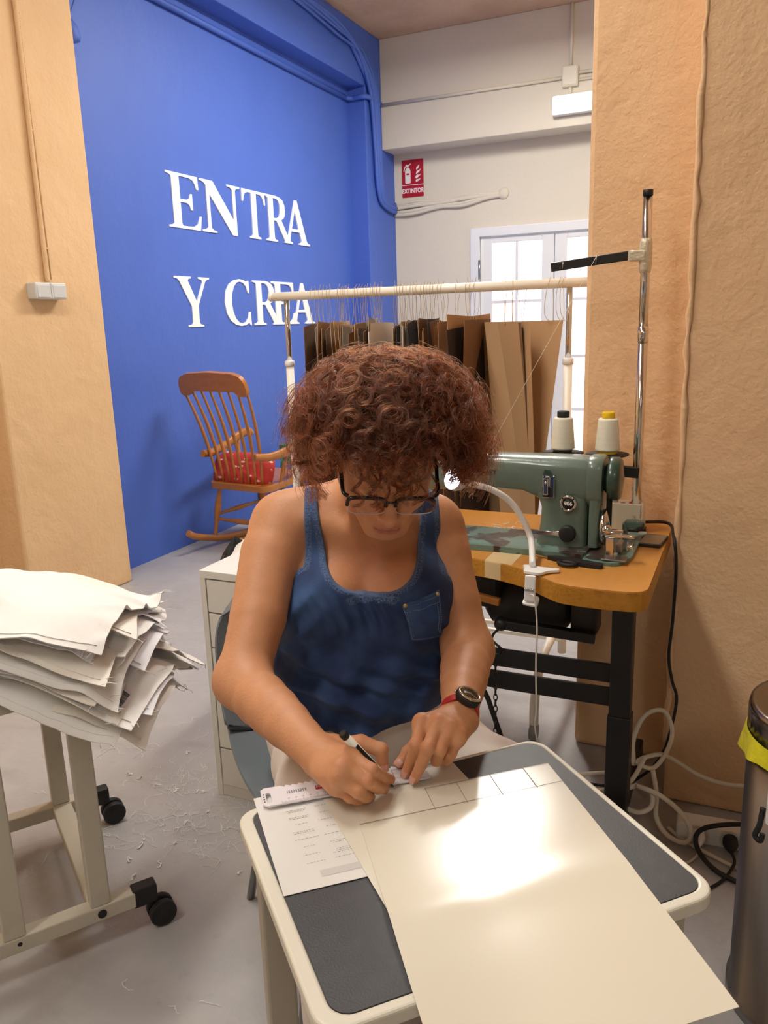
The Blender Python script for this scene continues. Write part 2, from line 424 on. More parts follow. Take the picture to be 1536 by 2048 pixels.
def sheet(name, tl, eu, ev, lu, lv, z, mat, label, cat, curl=None, thick=.0006, nu=14, nv=18, group=None):
    tl = Vector((tl[0],tl[1],0)); eu = Vector((*eu,0)).normalized(); ev = Vector((*ev,0)).normalized()
    def fn(u, v):
        p = tl+eu*(u*lu)+ev*(v*lv); p.z = z+(curl(u, v) if curl else 0); return p
    o = MB().grid(nu, nv, fn, True, thick).build(name, mat)
    tag(o, label, cat, group)
    return o, (lambda u, v, h=0: tl+eu*u+ev*v+Vector((0,0,z+h+(curl(u/lu, v/lv) if curl else 0))))
def stroke(g, P, u0, v0, u1, v1, wd, h=.0011):
    a = P(u0,v0,h); b = P(u1,v1,h); d = (b-a).normalized(); n = Vector((-d.y,d.x,0))*wd/2
    return g.add([a-n,b-n,b+n,a+n], [(0,1,2,3)])
# printed sheet with a faint table of words
o, P = sheet('printed_sheet', (-.5962,.8311), (.746,.666), (.6785,-.7346), .297, .21, DZ0+.0012, m_paper,
             'printed white sheet with a faint table of small text under the ruler', 'paper')
g = MB(); rr = random.Random(11)
colx = [(.034,.066),(.072,.106),(.112,.144),(.152,.185)]
for r in range(8):
    v0 = .048+r*.0165
    for ci, (a, b) in enumerate(colx):
        nl = rr.choice([1,1,2,2,3]) if (r+ci) % 3 != 2 else 1
        for k in range(nl):
            ww_ = (b-a)*rr.uniform(.5,.95); mid = (a+b)/2
            u = mid-ww_/2
            while u < mid+ww_/2:
                l = rr.uniform(.0015,.0045); stroke(g, P, u, v0+k*.0033, min(u+l,mid+ww_/2), v0+k*.0033, .0009); u += l+.0014
g.build('printed_text', m_print, o)
g = MB(); stroke(g, P, .05,.1865,.285,.1865,.012,.0010); g.build('printed_band', m_printl, o)
# smaller card under the big one
o, P = sheet('small_card', (-.4880-.0235,.8491+.0224), (.69,.7236), (.7236,-.69), .207, .248, DZ0+.0024, m_card2,
             'plain cream card lying between the printed sheet and the large card', 'card', lambda u,v: .0004*u)
# large glossy sheet
def curl(u, v): return .0035*math.sin(PI*v)*(.6+.4*u)+.0022*math.exp(-((v-.52)/.06)**2)*(1-.4*u)-.004*max(0,v-.8)*5*max(0,v-.8)
o, P = sheet('large_card', (-.4593,.8698), (.750,.6617), (.5954,-.8034), .2985, .447, DZ0+.0036, m_card,
             'large glossy cream card with pencil grid lines overhanging the desk edge', 'card', curl, .0008, 24, 40)
g = MB()
def pl(u0, v0, u1, v1):
    for k in range(8): stroke(g, P, u0+(u1-u0)*k/8, v0+(v1-v0)*k/8, u0+(u1-u0)*(k+1)/8, v0+(v1-v0)*(k+1)/8, .0008, .0014)
pl(.0,.052,.2985,.052); pl(.105,.002,.2985,.002)
for u in (.105,.152,.205,.258): pl(u,.0,u,.056)
g.build('pencil_lines', m_pencil, o)
# ruler
rl = Vector((-.5661,.8108,0)); ru = Vector((.774,.633,0)).normalized(); rv = Vector((-ru.y,ru.x,0))
RL, RW = .240, .045
ruler = thing('ruler', 'white set ruler with red label lying under both hands', 'ruler', (0,0,0))
Mr = basis(rl+Vector((0,0,DZ0+.0062)), ru, rv, (0,0,1))
pts = [(.006,0),(RL,0),(RL,RW*.55),(RL-.014,RW)]
x = RL-.02
while x > .034:
    pts += [(x,RW),(x-.0016,RW-.0042),(x-.0062,RW-.0012)]; x -= .0092
pts += [(.028,RW),(.005,RW),(.0,RW-.005),(0,.006)]
slot = rrect(.006,.007,.013,.032,.003,4)
MB().prism(pts, .0022, Mr, [slot]).build('blade', m_ruler, ruler)
g = MB(); h = .0027
def tick(x0, y0, x1, y1):
    g.add([Mr @ Vector(p) for p in ((x0,y0,h),(x1,y0,h),(x1,y1,h),(x0,y1,h))], [(0,1,2,3)])
for i in range(0, 205):
    x = .026+i*.001
    tick(x-.00012, .0004, x+.00012, .0065 if i % 10 == 0 else .0045 if i % 5 == 0 else .003)
for i in range(26):
    if i % 3 != 1: tick(.036+i*.0011, .021, .036+i*.0011+.0006, .0285)
for i in range(4): tick(.002,.009+i*.006,.004,.0115+i*.006)
tick(.19,.012,.1905,.034); tick(.19,.034,.222,.0345); tick(.2215,.012,.222,.034); tick(.19,.012,.222,.0125)
g.build('graduation', m_ink, ruler)
g = MB(); g.add([Mr @ Vector(p) for p in ((.076,.019,h),(.096,.019,h),(.096,.029,h),(.076,.029,h))], [(0,1,2,3)]); g.build('red_label', m_red, ruler)
text_mesh('Prym', .0085, .00005, Mr @ Matrix.Translation((.086,.0243,h+.0003)), 'label_lettering', m_white, ruler, bold=.0001)
text_mesh('Angulo icosa', .0052, .00005, Mr @ Matrix.Translation((.0995,.0232,h+.0002)), 'ruler_lettering', m_ink, ruler, 'LEFT', bold=.0001)
for i in range(1, 18):
    text_mesh(str(18-i), .0034, .00005, Mr @ Matrix.Translation((.026+i*.01,.0095,h)), 'number', m_ink, ruler)
# pen held in the writing hand
tip = Vector((-0.4213, 0.9224, 0.7175)); end = Vector((-0.4715, 0.8700, 0.8178))
m_pen = M('white_pen_barrel', (232,228,214), .35)
pen = thing('pen', 'white ballpoint pen with black clip held in the writing hand', 'pen', (0,0,0))
ax = (end-tip).normalized(); Lp = (end-tip).length
q = Vector((0,0,1)).rotation_difference(ax).to_matrix()
MB().lathe([(.0045,.016),(.0056,.03),(.0058,Lp-.010)], tip, 14, q).build('barrel', m_pen, pen)
MB().lathe([(.0005,0),(.0012,.003),(.0045,.016)], tip, 12, q).build('tip', m_ink, pen)
MB().lathe([(.0058,Lp-.010),(.0060,Lp-.002),(.0050,Lp)], tip, 14, q).build('end_cap', m_blackm, pen)
side = (Vector((0,0,1))-ax*ax.z); side = (side+Vector((.35,-.75,0))).normalized(); side = (side-ax*side.dot(ax)).normalized()
MB().bar(tip+ax*(Lp*.40)+side*.0068, tip+ax*(Lp*.78)+side*.0068, .0050, .0022, side).build('clip', m_blackm, pen, bevel=.0005)

# ================================================================== DRAWER UNIT
m_lam = M('white_cabinet_laminate', (232,230,222), .4)
du_ = thing('drawer_unit', 'tall white five-drawer cabinet standing behind the woman', 'cabinet', (-1.366,1.73,0))
g = MB(); W_, Dp, Hh = .36, .56, .70
g.span((0,0,0),(.018,Dp,Hh-.02)); g.span((W_-.018,0,0),(W_,Dp,Hh-.02)); g.span((0.016,Dp-.012,0),(W_-.016,Dp,Hh-.02)); g.span((.016,.004,0),(W_-.016,Dp-.01,.035))
g.build('carcass', m_lam, du_, bevel=.001)
MB().span((0,-.001,Hh-.022),(W_,Dp,Hh)).build('top', m_lam, du_, bevel=.0015)
zz = [.035,.157,.315,.471,.5765,.676]
for i in range(5):
    MB().span((.021,.001,zz[i]+.0025),(W_-.021,.019,zz[i+1]-.0025)).span((.025,.02,zz[i]+.012),(W_-.025,Dp-.02,zz[i]+.02)).build('drawer', m_lam, du_, bevel=.0012)

# black bag with white cloth behind the cabinet
bagp = Vector((-1.585,2.22,0))
m_bag = M('black_bag_fabric', (20,20,24), .7, bump=[(30,.004)])
bag = thing('bag', 'black cloth bag slumped beside the rear of the white drawer cabinet', 'bag', bagp)
def bagf(u, v):
    a = 2*PI*u; t = v
    r = .17*(1-.25*t)*(1+.08*math.sin(5*a+3*t))*(math.sqrt(max(0,1-t**6)) if t > .7 else 1)
    return (r*.70*math.cos(a), r*.66*math.sin(a), .635*t+.02*math.sin(3*a)*t)
MB().grid(33, 18, bagf).build('body', m_bag, bag)
m_cloth = M('white_cotton_cloth', (240,238,233), .85, bump=[(220,.0006),(30,.002)], sheen=.2)
def wc(u, v):
    x = -1.585+.15*u; y = 2.15+.14*v
    return (x, y, .612+.022*math.sin(4*u+1)*math.sin(3*v)+.02*v-.10*max(0,.35-u)**1.2*(1.2-v))
tag(MB().grid(14, 14, wc, True, .003).build('white_cloth', m_cloth), 'crumpled white cloth lying over the black bag', 'cloth')

# ================================================================== WOMAN'S CHAIR
m_shell = M('grey_blue_plastic_shell', (112,120,126), .42)
m_pad = M('charcoal_seat_pad', (58,58,62), .75, bump=[(200,.0008)])
CH = Vector((-.10,1.585,0)); 
base_l2w = Matrix.Rotation(YAW, 3, 'Z')
chw = base_l2w @ CH
chair = thing('shell_chair', 'grey plastic shell chair the woman is sitting on', 'chair', (chw.x,chw.y,0), YAW+math.radians(24))
def shell(u, v, off=0.):
    # v: 0 front of the seat .. 1 top of the back; u across
    x = (u-.5)*2
    if v < .5:
        t = v/.5; y = -.215+.40*t; z = .445-.018*math.sin(PI*t)+.012*(1-t)**3*(-2); hw = .205+.025*math.sin(PI*t*.9)
        z += .05*abs(x)**3*(.3+.7*t); y += .03*abs(x)**3*(1-t)
    else:
        t = (v-.5)/.5; a = t*1.0
        y = .185+.055*math.sin(min(1,t*3)*PI/2)+.05*t; z = .445+.05*(1-math.cos(min(1,t*3)*PI/2))+.355*t; hw = .226-.012*t-.05*t**5
        z += .05*abs(x)**3*(1-t)-.115*abs(x)**2.6*t**2; y -= .055*abs(x)**2.2
    return Vector((x*hw, y, z+off))
MB().grid(35, 71, shell, True, .006).build('shell', m_shell, chair)
def pad(u, v):
    p = shell(.08+.84*u, .54+.42*v); p.y -= .007; return p
MB().grid(25, 30, pad, True, .004).build('back_pad', m_pad, chair)
for sx in (-1,1):
    for sy in (-1,1):
        MB().tube([(sx*.12,sy*.12,.435),(sx*.19,sy*.2,.0)], [.013,.010], 10).build('leg', m_steel, chair)
MB().box((0,0,.428),(.26,.26,.012)).build('seat_mount', m_blackm, chair, bevel=.003)

# ================================================================== CART WITH A PILE OF CUT WHITE CLOTH
m_cart = M('cream_enamelled_steel', (196,189,172), .45, bump=[(40,.0006)], mottle=[(12,.5,(176,166,148),.55,.72)])
ca = Vector((.563,.8265,0)); cb = Vector((-.8265,.563,0)); cO = Vector((-1.255,1.138,0))
Mc = basis(cO, ca, cb, (0,0,1))
RC = Matrix((ca,cb,Vector((0,0,1)))).transposed()
def cc(a, b, z): return cO+ca*a+cb*b+Vector((0,0,z))
cart = thing('wheeled_cart', 'cream steel trolley frame on black castors under the white cloth pile', 'cart', (0,0,0))
def cbox(a0, a1, b0, b1, z0, z1): return MB().box(cc((a0+a1)/2,(b0+b1)/2,(z0+z1)/2), (abs(a1-a0),abs(b1-b0),z1-z0), RC)
RB = .47
for b in (0, RB):
    cbox(-.62,.075,b-.019,b+.019,.072,.108).build('foot_bar', m_cart, cart, bevel=.003)
    cbox(-.022,.022,b-.016,b+.016,.108,.62).build('post', m_cart, cart, bevel=.003)
    cbox(-.20,-.155,b-.018,b+.018,.108,.62).build('post', m_cart, cart, bevel=.003)
    cbox(-.58,-.54,b-.016,b+.016,.108,.62).build('post', m_cart, cart, bevel=.003)
    for s in (1,-1):
        a0 = .07 if s > 0 else -.615
        k = cbox(a0, a0+s*.055, b-.017, b+.017, .066, .112).build('castor_arm', m_blackm, cart, bevel=.004)
        wc_ = cc(a0+s*.062, b-.004, .032)
        w_ = MB().cyl(wc_-cb*.022, wc_-cb*.004, .031, 22).cyl(wc_+cb*.004, wc_+cb*.022, .031, 22).cyl(wc_-cb*.024, wc_+cb*.024, .012, 12)
        w_.build('castor_wheel', m_blackm, cart, bevel=.003)
    MB().cyl(cc(.0,b-.021,.09), cc(.0,b-.0185,.09), .010, 16).build('plug', m_blackm, cart)
    MB().cyl(cc(-.17,b-.0195,.093), cc(-.17,b-.0185,.093), .005, 12).build('bolt_hole', m_blackm, cart)
cbox(-.024,.024,.018,RB-.018,.074,.106).build('cross_bar', m_cart, cart, bevel=.003)
cbox(-.63,.03,-.03,RB+.03,.620,.640).build('board', m_cart, cart, bevel=.002)

rr = random.Random(21)
def drop(a, b):
    # distance outside the board, rounded
    da = max(0, a-.03, -.63-a); db = max(0, -.03-b, b-RB-.03)
    d = math.hypot(da, db)
    return d
m_cl = [M('white_cotton_%s' % n, c, .85, bump=[(260,.0005),(24,.0025)], sheen=.15) for n, c in (('warm',(240,234,224)),('plain',(240,238,234)),('cool',(234,234,239)))]
m_tagc = M('pale_label_tape', (232,232,240), .6)
# each piece: centre (a, b), size, turn, height in the stack, droop limit, wrinkle seed
PIECES = [(-0.072,0.115,0.6,0.41,-0.52,0.682,0.86),(-0.042,0.08,0.5,0.39,-0.66,0.693,0.83),(-0.022,0.08,0.48,0.35,-0.46,0.704,0.80),(-0.062,0.12,0.58,0.37,-0.72,0.714,0.77),(-0.012,0.065,0.46,0.37,-0.6,0.725,0.74),(-0.102,0.11,0.56,0.39,-0.48,0.736,0.71),(-0.022,0.1,0.48,0.35,-0.8,0.747,0.68),(-0.062,0.08,0.5,0.39,-0.58,0.758,0.65),(-0.027,0.105,0.48,0.31,-0.44,0.768,0.62),(-0.092,0.1,0.54,0.35,-0.7,0.779,0.59),(-0.042,0.09,0.48,0.31,-0.52,0.790,0.56),(-0.102,0.115,0.56,0.33,-0.66,0.801,0.53),(-0.057,0.085,0.5,0.29,-0.48,0.812,0.50)]
LAB = ['lowest sheet of the white cloth pile, its hem hanging lowest over the cart','second lowest white cloth in the pile on the cart','third white cloth from the bottom of the pile','fourth white cloth from the bottom of the pile',
       'fifth white cloth from the bottom of the pile','sixth white cloth from the bottom of the pile','middle white cloth of the pile, seventh from the bottom','sixth white cloth from the top of the pile',
       'fifth white cloth from the top of the pile','fourth white cloth from the top of the pile','third white cloth from the top of the pile','second white cloth under the rumpled top sheet','third sheet below the rumpled top, askew on the cart pile']
LAB[11], LAB[12] = 'third cloth below the rumpled top sheet of the pile', 'white cloth directly under the rumpled top sheet'
def cloth_piece(i, a0, b0, la, lb, ang, z0, sl, label, mat, n=34, top=False):
    r2 = random.Random(100+i); ph = [r2.uniform(0,6.28) for _ in range(8)]
    WV = [(r2.uniform(0,6.28), r2.uniform(22,75), r2.uniform(0,6.28), r2.uniform(8,16), r2.uniform(0,6.28)) for _ in range(5)]
    ca_, sa_ = math.cos(ang), math.sin(ang)
    def fn(u, v):
        x = (u-.5)*la; y = (v-.5)*lb
        x *= 1+.05*math.sin(3*v+ph[0]); y *= 1+.06*math.sin(2.5*u+ph[1])
        a = a0+x*ca_-y*sa_; b = b0+x*sa_+y*ca_
        d = drop(a, b)
        z = z0-sl*(math.sqrt(d*d+.0016)-.04)*(1.0 if d > 0 else 1)
        wv = .0035*math.sin(14*a+9*b+ph[2])+.003*math.sin(-11*a+17*b+ph[3])
        for th, fq, p0, f2, p1 in WV:   # short creases in changing directions
            c_ = math.cos(th)*a+math.sin(th)*b; s_ = -math.sin(th)*a+math.cos(th)*b
            wv += .0042*(30/fq)*max(0, math.sin(fq*c_+p0+1.2*math.sin(f2*s_)))**3*max(0, math.sin(f2*s_+p1))*(3.2 if top else 1.)
        ed = max(abs(u-.5),abs(v-.5))*2
        z += wv*(.8+.9*d/.1)+.005*math.sin(34*a*math.cos(ph[7])+34*b*math.sin(ph[7])+ph[0])*max(0,math.sin(7*a-5*b+ph[1]))+.004*math.sin(9*(u+v)+ph[4])*max(0,ed-.6)*2
        if top:
            q = (a-.0)*.75+(b-.05)*.66      # soft standing folds
            z += .034*math.exp(-((q+.10)/.035)**2)*math.exp(-((a-b+.18)/.12)**2)+.026*math.exp(-((a*.4-b*.9+.16)/.022)**2)*math.exp(-((a+.20)/.13)**2)
            z += .026*math.exp(-((a*.85+b*.5+.22)/.03)**2)*math.exp(-((b-.08)/.16)**2)
        a += .006*math.sin(20*b+ph[5])*d/.1; b += .006*math.sin(20*a+ph[6])*d/.1
        return cc(a, b, z)
    o = MB().grid(n, n, fn, True, .0022).build('cloth_piece', mat)
    tag(o, label, 'cloth', 'cut white cloth pieces piled on the cart')
    # stitched hem just inside one edge, and loose threads at a corner
    h = MB()
    for k in range(n-1): pass
    hp = [fn(.03, .02+.96*k/40)+Vector((0,0,.0014)) for k in range(41)]
    h.tube(hp, .0011, 5); hp = [fn(.02+.96*k/40, .035)+Vector((0,0,.0014)) for k in range(41)]; h.tube(hp, .0011, 5)
    h.build('hem_stitch', mat, o)
    t = MB()
    for k in range(9):
        cu, cv = ((1,0),(0,0),(1,1))[k % 3]
        p = fn(min(1,max(0,cu+r2.uniform(-.08,.08))), min(1,max(0,cv+r2.uniform(-.08,.08))))
        dr = Vector((r2.uniform(-1,1),r2.uniform(-1,1),r2.uniform(-.9,.3)))*r2.uniform(.010,.028)
        t.tube(spline([p, p+dr*.5+Vector((r2.uniform(-.005,.005),r2.uniform(-.005,.005),.003)), p+dr], 4), .0007, 4)
    stuff(t.build('loose_thread', m_cl[1], o))
    return o, fn
for i, (a0, b0, la, lb, ang, z0, sl) in enumerate(PIECES):
    last, fnl = cloth_piece(i, a0, b0, la, lb, ang, z0+.01, sl, LAB[i], m_cl[i % 3], 44)
    if i in (1, 3):
        g = MB(); r5 = random.Random(i); v = .10
        lift = Vector((0,0,.0035))
        lb_ = MB().grid(8, 5, lambda u_, v_: fnl(.955+.04*v_, .08+.16*u_)+Vector((0,0,.0016)), True, .0006).build('label', m_tagc, last)
        while v < .21:
            wv_ = r5.choice([.002,.003,.005]); g.add([fnl(.965,v)+lift, fnl(.988,v)+lift, fnl(.988,v+wv_)+lift, fnl(.965,v+wv_)+lift], [(0,1,2,3)]); v += wv_+r5.choice([.002,.003,.004])
        stuff(g.build('barcode', m_blackm, lb_))
o, fn = cloth_piece(40, -.165, .118, .70, .32, -.575, .828, .46, 'rumpled white sheet lying on top of the cloth pile', m_cl[1], 60, True)
# two sewn-in labels and a barcode sticker on the drooping pieces
g = MB().grid(6, 3, lambda u, v: cc(.150+.055*u, -.035+.028*v, .772-.045*u+.004*math.sin(4*u)), True, .0008); tag(g.build('care_label', m_tagc), 'small white tape label sticking out below the top sheet corner', 'label')

# printed barcode strip on the piece that hangs lowest at the corner

# ================================================================== INDUSTRIAL SEWING TABLE
m_top = M('honey_wood_laminate', (206,146,70), .28, mottle=[(5,.5,(196,132,58),.4,.7,(8,1,1)),(60,.25,(180,118,50),.5,.75)], bump=[(300,.0002)])
m_edge = M('chipped_yellow_edge', (196,136,40), .5, bump=[(110,.0025),(40,.002)], mottle=[(45,.6,(160,104,30),.5,.72)])
m_stand = M('black_enamelled_steel', (28,27,27), .4, bump=[(60,.0006)])
m_green = M('hammered_green_enamel', (98,116,104), .3, bump=[(220,.0005),(14,.001)], mottle=[(9,.35,(84,102,92),.45,.7),(60,.25,(120,136,122),.55,.75)], coat=.3)
m_greend = M('dark_green_enamel', (52,74,62), .28, coat=.3, bump=[(14,.001)])
m_bed = M('worn_green_bed', (104,134,124), .3, mottle=[(13,1.,(62,48,46),.50,.53),(50,.3,(128,150,140),.5,.7)], coat=.2)
m_motor = M('grimy_motor_black', (46,43,40), .55, bump=[(25,.003)])
m_tape = M('clear_packing_tape', (226,200,152), .22)
m_thread = M('cream_thread', (238,234,216), .7, bump=[(500,.0006)], mottle=[(6,.35,(224,216,190),.45,.65,(1,1,14))])
m_yellow = M('yellow_plastic_core', (236,196,20), .4)
TZ = .77
st = thing('sewing_table', 'honey brown sewing machine table with chipped yellow edge on black steel legs', 'table', (-.70,2.1,0))
out = [(-.172,2.36),(-.172,1.722),(-.27,1.714),(-.36,1.722),(-.405,1.758),(-.45,1.80),(-.53,1.838),(-.62,1.862),(-.75,1.872),(-1.20,1.872),(-1.20,2.36)]
pl_ = rpoly(out, .055, 7)
o_ = [(x+.70, y-2.1) for x, y in pl_]
MB().prism(o_, .043, Matrix.Translation((0,0,TZ-.0455))).build('edge_band', m_edge, st, bevel=.004)
MB().prism([(x*.9985-.0003, y*.9975) for x, y in o_], .004, Matrix.Translation((0,0,TZ-.004))).build('table_top', m_top, st)
# stand
for x in (-.245, -1.10):
    MB().box((x+.70,-.16,.425),(.052,.05,.60)).build('leg', m_stand, st, bevel=.004)
    MB().box((x+.70,-.01,.705),(.05,.46,.038)).build('top_bracket', m_stand, st, bevel=.003)
    MB().box((x+.70,-.06,.09),(.05,.52,.05)).build('foot', m_stand, st, bevel=.006)
    MB().box((x+.70,-.16,.22),(.058,.058,.30)).build('leg_sleeve', m_stand, st, bevel=.004)
MB().box((.0275,-.145,.468),(.83,.012,.050)).build('stretcher', m_stand, st, bevel=.002)
MB().box((.0275,-.135,.398),(.83,.012,.050)).build('stretcher', m_stand, st, bevel=.002)
# tape strip over the edge
g = MB()
tx0, tx1 = -.575, -.500
g.add([(x+.70, y-2.1, z) for x, y, z in ((tx0,1.935,TZ+.0006),(tx1,1.925,TZ+.0006),(tx1,1.8285,TZ+.0006),(tx0,1.850,TZ+.0006),(tx1,1.8275,TZ-.002),(tx0,1.849,TZ-.002),(tx1,1.8275,TZ-.044),(tx0,1.849,TZ-.044))],
      [(0,1,2,3),(3,2,4,5),(5,4,6,7)])
g.build('tape_strip', m_tape, st)
# motor and treadle linkage under the top
MB().lathe([(.0,-.12),(.05,-.12),(.075,-.10),(.08,-.02),(.08,.06),(.066,.10),(.03,.12),(0,.12)], (.20,-.06,.615), 24, rotm(0,0,PI/2)).build('motor', m_motor, st)
MB().box((.20,-.06,.70),(.16,.12,.06)).box((.34,-.08,.655),(.10,.08,.05)).build('motor_bracket', m_motor, st, bevel=.008)
MB().box((.352,-.10,.60),(.07,.07,.09)).lathe([(.0,0),(.034,0),(.034,.03),(0,.03)], (.395,-.11,.66), 16, rotm(0,0,PI/2)).build('clutch_housing', m_motor, st, bevel=.012)
MB().box((-.02,-.06,.655),(.30,.20,.10)).build('oil_pan', m_motor, st, bevel=.02)
MB().bar((.145,-.17,.575),(.385,-.15,.560),.026,.026).ball((.145,-.172,.575),.019,8).build('clutch_lever', m_stand, st, bevel=.003)
hk = [(.142,-.175,.562),(.128,-.178,.548),(.122,-.178,.530),(.134,-.178,.518),(.146,-.178,.508),(.142,-.178,.492),(.126,-.178,.490)]
MB().tube(spline(hk,6), .0035, 8).build('hook', m_stand, st)
for i in range(20):
    z = .480-i*.0165
    pts = [(.132+.005*math.cos(a)*(i % 2), -.178+.005*math.cos(a)*((i+1) % 2), z+.0105*math.sin(a)) for a in [2*PI*k/12 for k in range(12)]]
    MB().tube(pts, .0016, 5, True).build('chain_link', m_stand, st)
MB().tube([(.07,-.10,.64),(.06,-.14,.60),(.02,-.16,.52),(.11,-.17,.35),(.19,-.18,.13)], .007, 8).build('knee_lift_rod', m_stand, st)
MB().tube([(.13,-.09,.70),(.085,-.12,.64),(.045,-.15,.57)], .0085, 8).tube([(.10,-.12,.70),(.10,-.13,.60)], .006, 8).build('linkage_rod', m_stand, st)
MB().bar((.06,-.19,.655),(.15,-.20,.645),.016,.020).build('wooden_drawer_runner', m_wood, st, bevel=.003)
MB().bar((-.1,-.14,.07),(.34,-.14,.075),.16,.012).build('treadle', m_stand, st, bevel=.003)

# ================================================================== MACHINE HEAD
sm = thing('sewing_machine', 'worn green industrial sewing machine with round 906 badge', 'sewing machine', (-.41,2.02,TZ))
def q(x, y, z): return Vector((x+.41, y-2.02, z-TZ))
MB().prism(rpoly([(-.82+.41,1.930-2.02),(-.345+.41,1.922-2.02),(-.335+.41,2.112-2.02),(-.82+.41,2.112-2.02)],.012), .016).build('bed', m_bed, sm, bevel=.004)
MB().prism(rpoly([(-.345+.41,1.893-2.02),(-.262+.41,1.893-2.02),(-.235+.41,1.955-2.02),(-.235+.41,2.20-2.02),(-.345+.41,2.20-2.02)],.015), .009).build('end_plate', m_bed, sm, bevel=.002)
# arm and column in one casting: rounded sections swept along the arm, column below
def sec(x, yc, zc, hy, hz_, e=3.4, n=28):
    return [q(x, yc+math.copysign(abs(math.cos(a))**(2/e),math.cos(a))*hy, zc+math.copysign(abs(math.sin(a))**(2/e),math.sin(a))*hz_) for a in [2*PI*k/n for k in range(n)]]
def loft(g, secs):
    n = len(secs[0]); o = len(g.v); vs = [p for s_ in secs for p in s_]
    fs = [(i*n+k,i*n+(k+1) % n,(i+1)*n+(k+1) % n,(i+1)*n+k) for i in range(len(secs)-1) for k in range(n)]
    g.add(vs, fs, True); g.add(secs[0], [tuple(range(n))[::-1]]); g.add(secs[-1], [tuple(range(n))])
    return g
g = MB()
loft(g, [sec(-.80,2.045,.955,.038,.050),(sec(-.79,2.045,.957,.046,.056)),sec(-.70,2.045,.962,.050,.050),sec(-.60,2.045,.964,.052,.046),sec(-.52,2.045,.963,.054,.048),sec(-.48,2.045,.955,.055,.056),sec(-.455,2.045,.950,.056,.061),sec(-.372,2.045,.950,.057,.061),sec(-.355,2.045,.950,.055,.059)])
def csec(z, x0, x1, hy, yc=2.045, n=28, e=5):
    xc, hx = (x0+x1)/2, (x1-x0)/2
    return [q(xc+math.copysign(abs(math.cos(a))**(2/e),math.cos(a))*hx, yc+math.copysign(abs(math.sin(a))**(2/e),math.sin(a))*hy, z) for a in [2*PI*k/n for k in range(n)]]
loft(g, [csec(.784,-.482,-.352,.066),csec(.80,-.480,-.352,.062),csec(.84,-.474,-.352,.058),csec(.88,-.472,-.352,.056),csec(.905,-.480,-.352,.056),csec(.925,-.50,-.352,.054),csec(.94,-.51,-.354,.052)])
g.build('casting', m_green, sm)
g = MB(); loft(g, [sec(-.3545,2.045,.950,.058,.062),sec(-.350,2.045,.950,.0595,.0635),sec(-.325,2.045,.950,.0595,.0635),sec(-.318,2.045,.950,.056,.060)])
loft(g, [csec(.786,-.350,-.322,.058),csec(.90,-.350,-.320,.055),csec(.93,-.350,-.320,.053)])
g.build('end_cover', m_green, sm)
MB().lathe([(0,0),(.028,.0),(.036,.004),(.040,.010),(.0535,.012),(.055,.018),(.055,.034),(.050,.040),(.030,.042),(.012,.046),(0,.046)], q(-.319,2.045,.955), 36, rotm(0,0,PI/2)).build('handwheel', m_greend, sm)
MB().lathe([(0,0),(.035,0),(.045,.004),(.047,.012),(.030,.016),(.012,.020),(0,.022)], q(-.3205,2.02,.835), 32, rotm(0,0,PI/2)).build('pulley_disc', m_chrome, sm)
MB().bar(q(-.306,2.045,.925), q(-.306,2.045,.80), .014, .006).build('drive_belt', m_blackm, sm)
FY = 1.985
Mf = basis(q(0,FY,0), (1,0,0), (0,0,1), (0,-1,0))    # front face of the column, z out towards the camera
def face(x, z, h=0.): return Matrix.Translation(q(x, FY-.0035-h, z)) @ Matrix(((1,0,0,0),(0,0,-1,0),(0,1,0,0),(0,0,0,1)))
MB().lathe([(.0215,0),(.0215,.003),(.0185,.0055),(.0150,.0045),(.0150,.002)], (0,0,0), 36).build('badge_ring', m_chrome, sm).matrix_local = face(-.397,.898,-.001)
MB().lathe([(.0150,0),(.0150,.0035),(0,.0036)], (0,0,0), 32).build('badge', m_black, sm).matrix_local = face(-.397,.898,-.001)
text_mesh('906', .0145, .0003, face(-.397,.898,.0032), 'badge_number', m_white, sm, bold=.0004)
for a in (PI/4, 3*PI/4, 5*PI/4, 7*PI/4):
    MB().cyl(q(-.397+.0182*math.cos(a),FY-.0092,.898+.0182*math.sin(a)), q(-.397+.0182*math.cos(a),FY-.006,.898+.0182*math.sin(a)), .0021, 8).build('badge_screw', m_blackm, sm)
text_mesh('HEY', .019, .0004, Matrix.Translation(q(-.604,1.9925,.966)) @ Matrix(((1,0,0,0),(0,0,-1,0),(0,1,0,0),(0,0,0,1))), 'machine_lettering', m_black, sm, bold=.0006)
# latch plate with lever
MB().box(q(-.448,FY-.001,.938),(.030,.006,.058)).build('latch_plate', m_chrome, sm, bevel=.0015)
MB().box(q(-.450,FY-.0065,.925),(.024,.006,.026)).build('latch_slot', m_black, sm, bevel=.001)
MB().box(q(-.453,FY-.012,.940),(.013,.008,.044),rotm(0,.10)).ball(q(-.452,FY-.016,.951),.0042,6).build('latch_lever', m_chrome, sm, bevel=.002)
MB().prism([(0,0),(.026,-.004),(.016,.014),(.004,.016)],.012,basis(q(-.462,FY+.004,.968),(1,0,0),(0,0,1),(0,-1,0))).build('thread_guide', m_greend, sm, bevel=.001)
# stitch length dial and feed lever
MB().lathe([(.0,0),(.017,0),(.0215,.003),(.0215,.014),(.018,.018),(0,.018)], (0,0,0), 14).build('stitch_dial', m_blackm, sm, bevel=.001).matrix_local = face(-.396,.822,0)
MB().prism([(-.006,-.006),(.068,-.004),(.095,-.012),(.10,.012),(.066,.005),(-.006,.007)],.006,basis(q(-.495,FY-.010,.820),(1,0,0),(0,0,1),(0,-1,0))).ball(q(-.497,FY-.012,.820),.0058,8).build('feed_lever', m_chrome, sm, bevel=.0015)
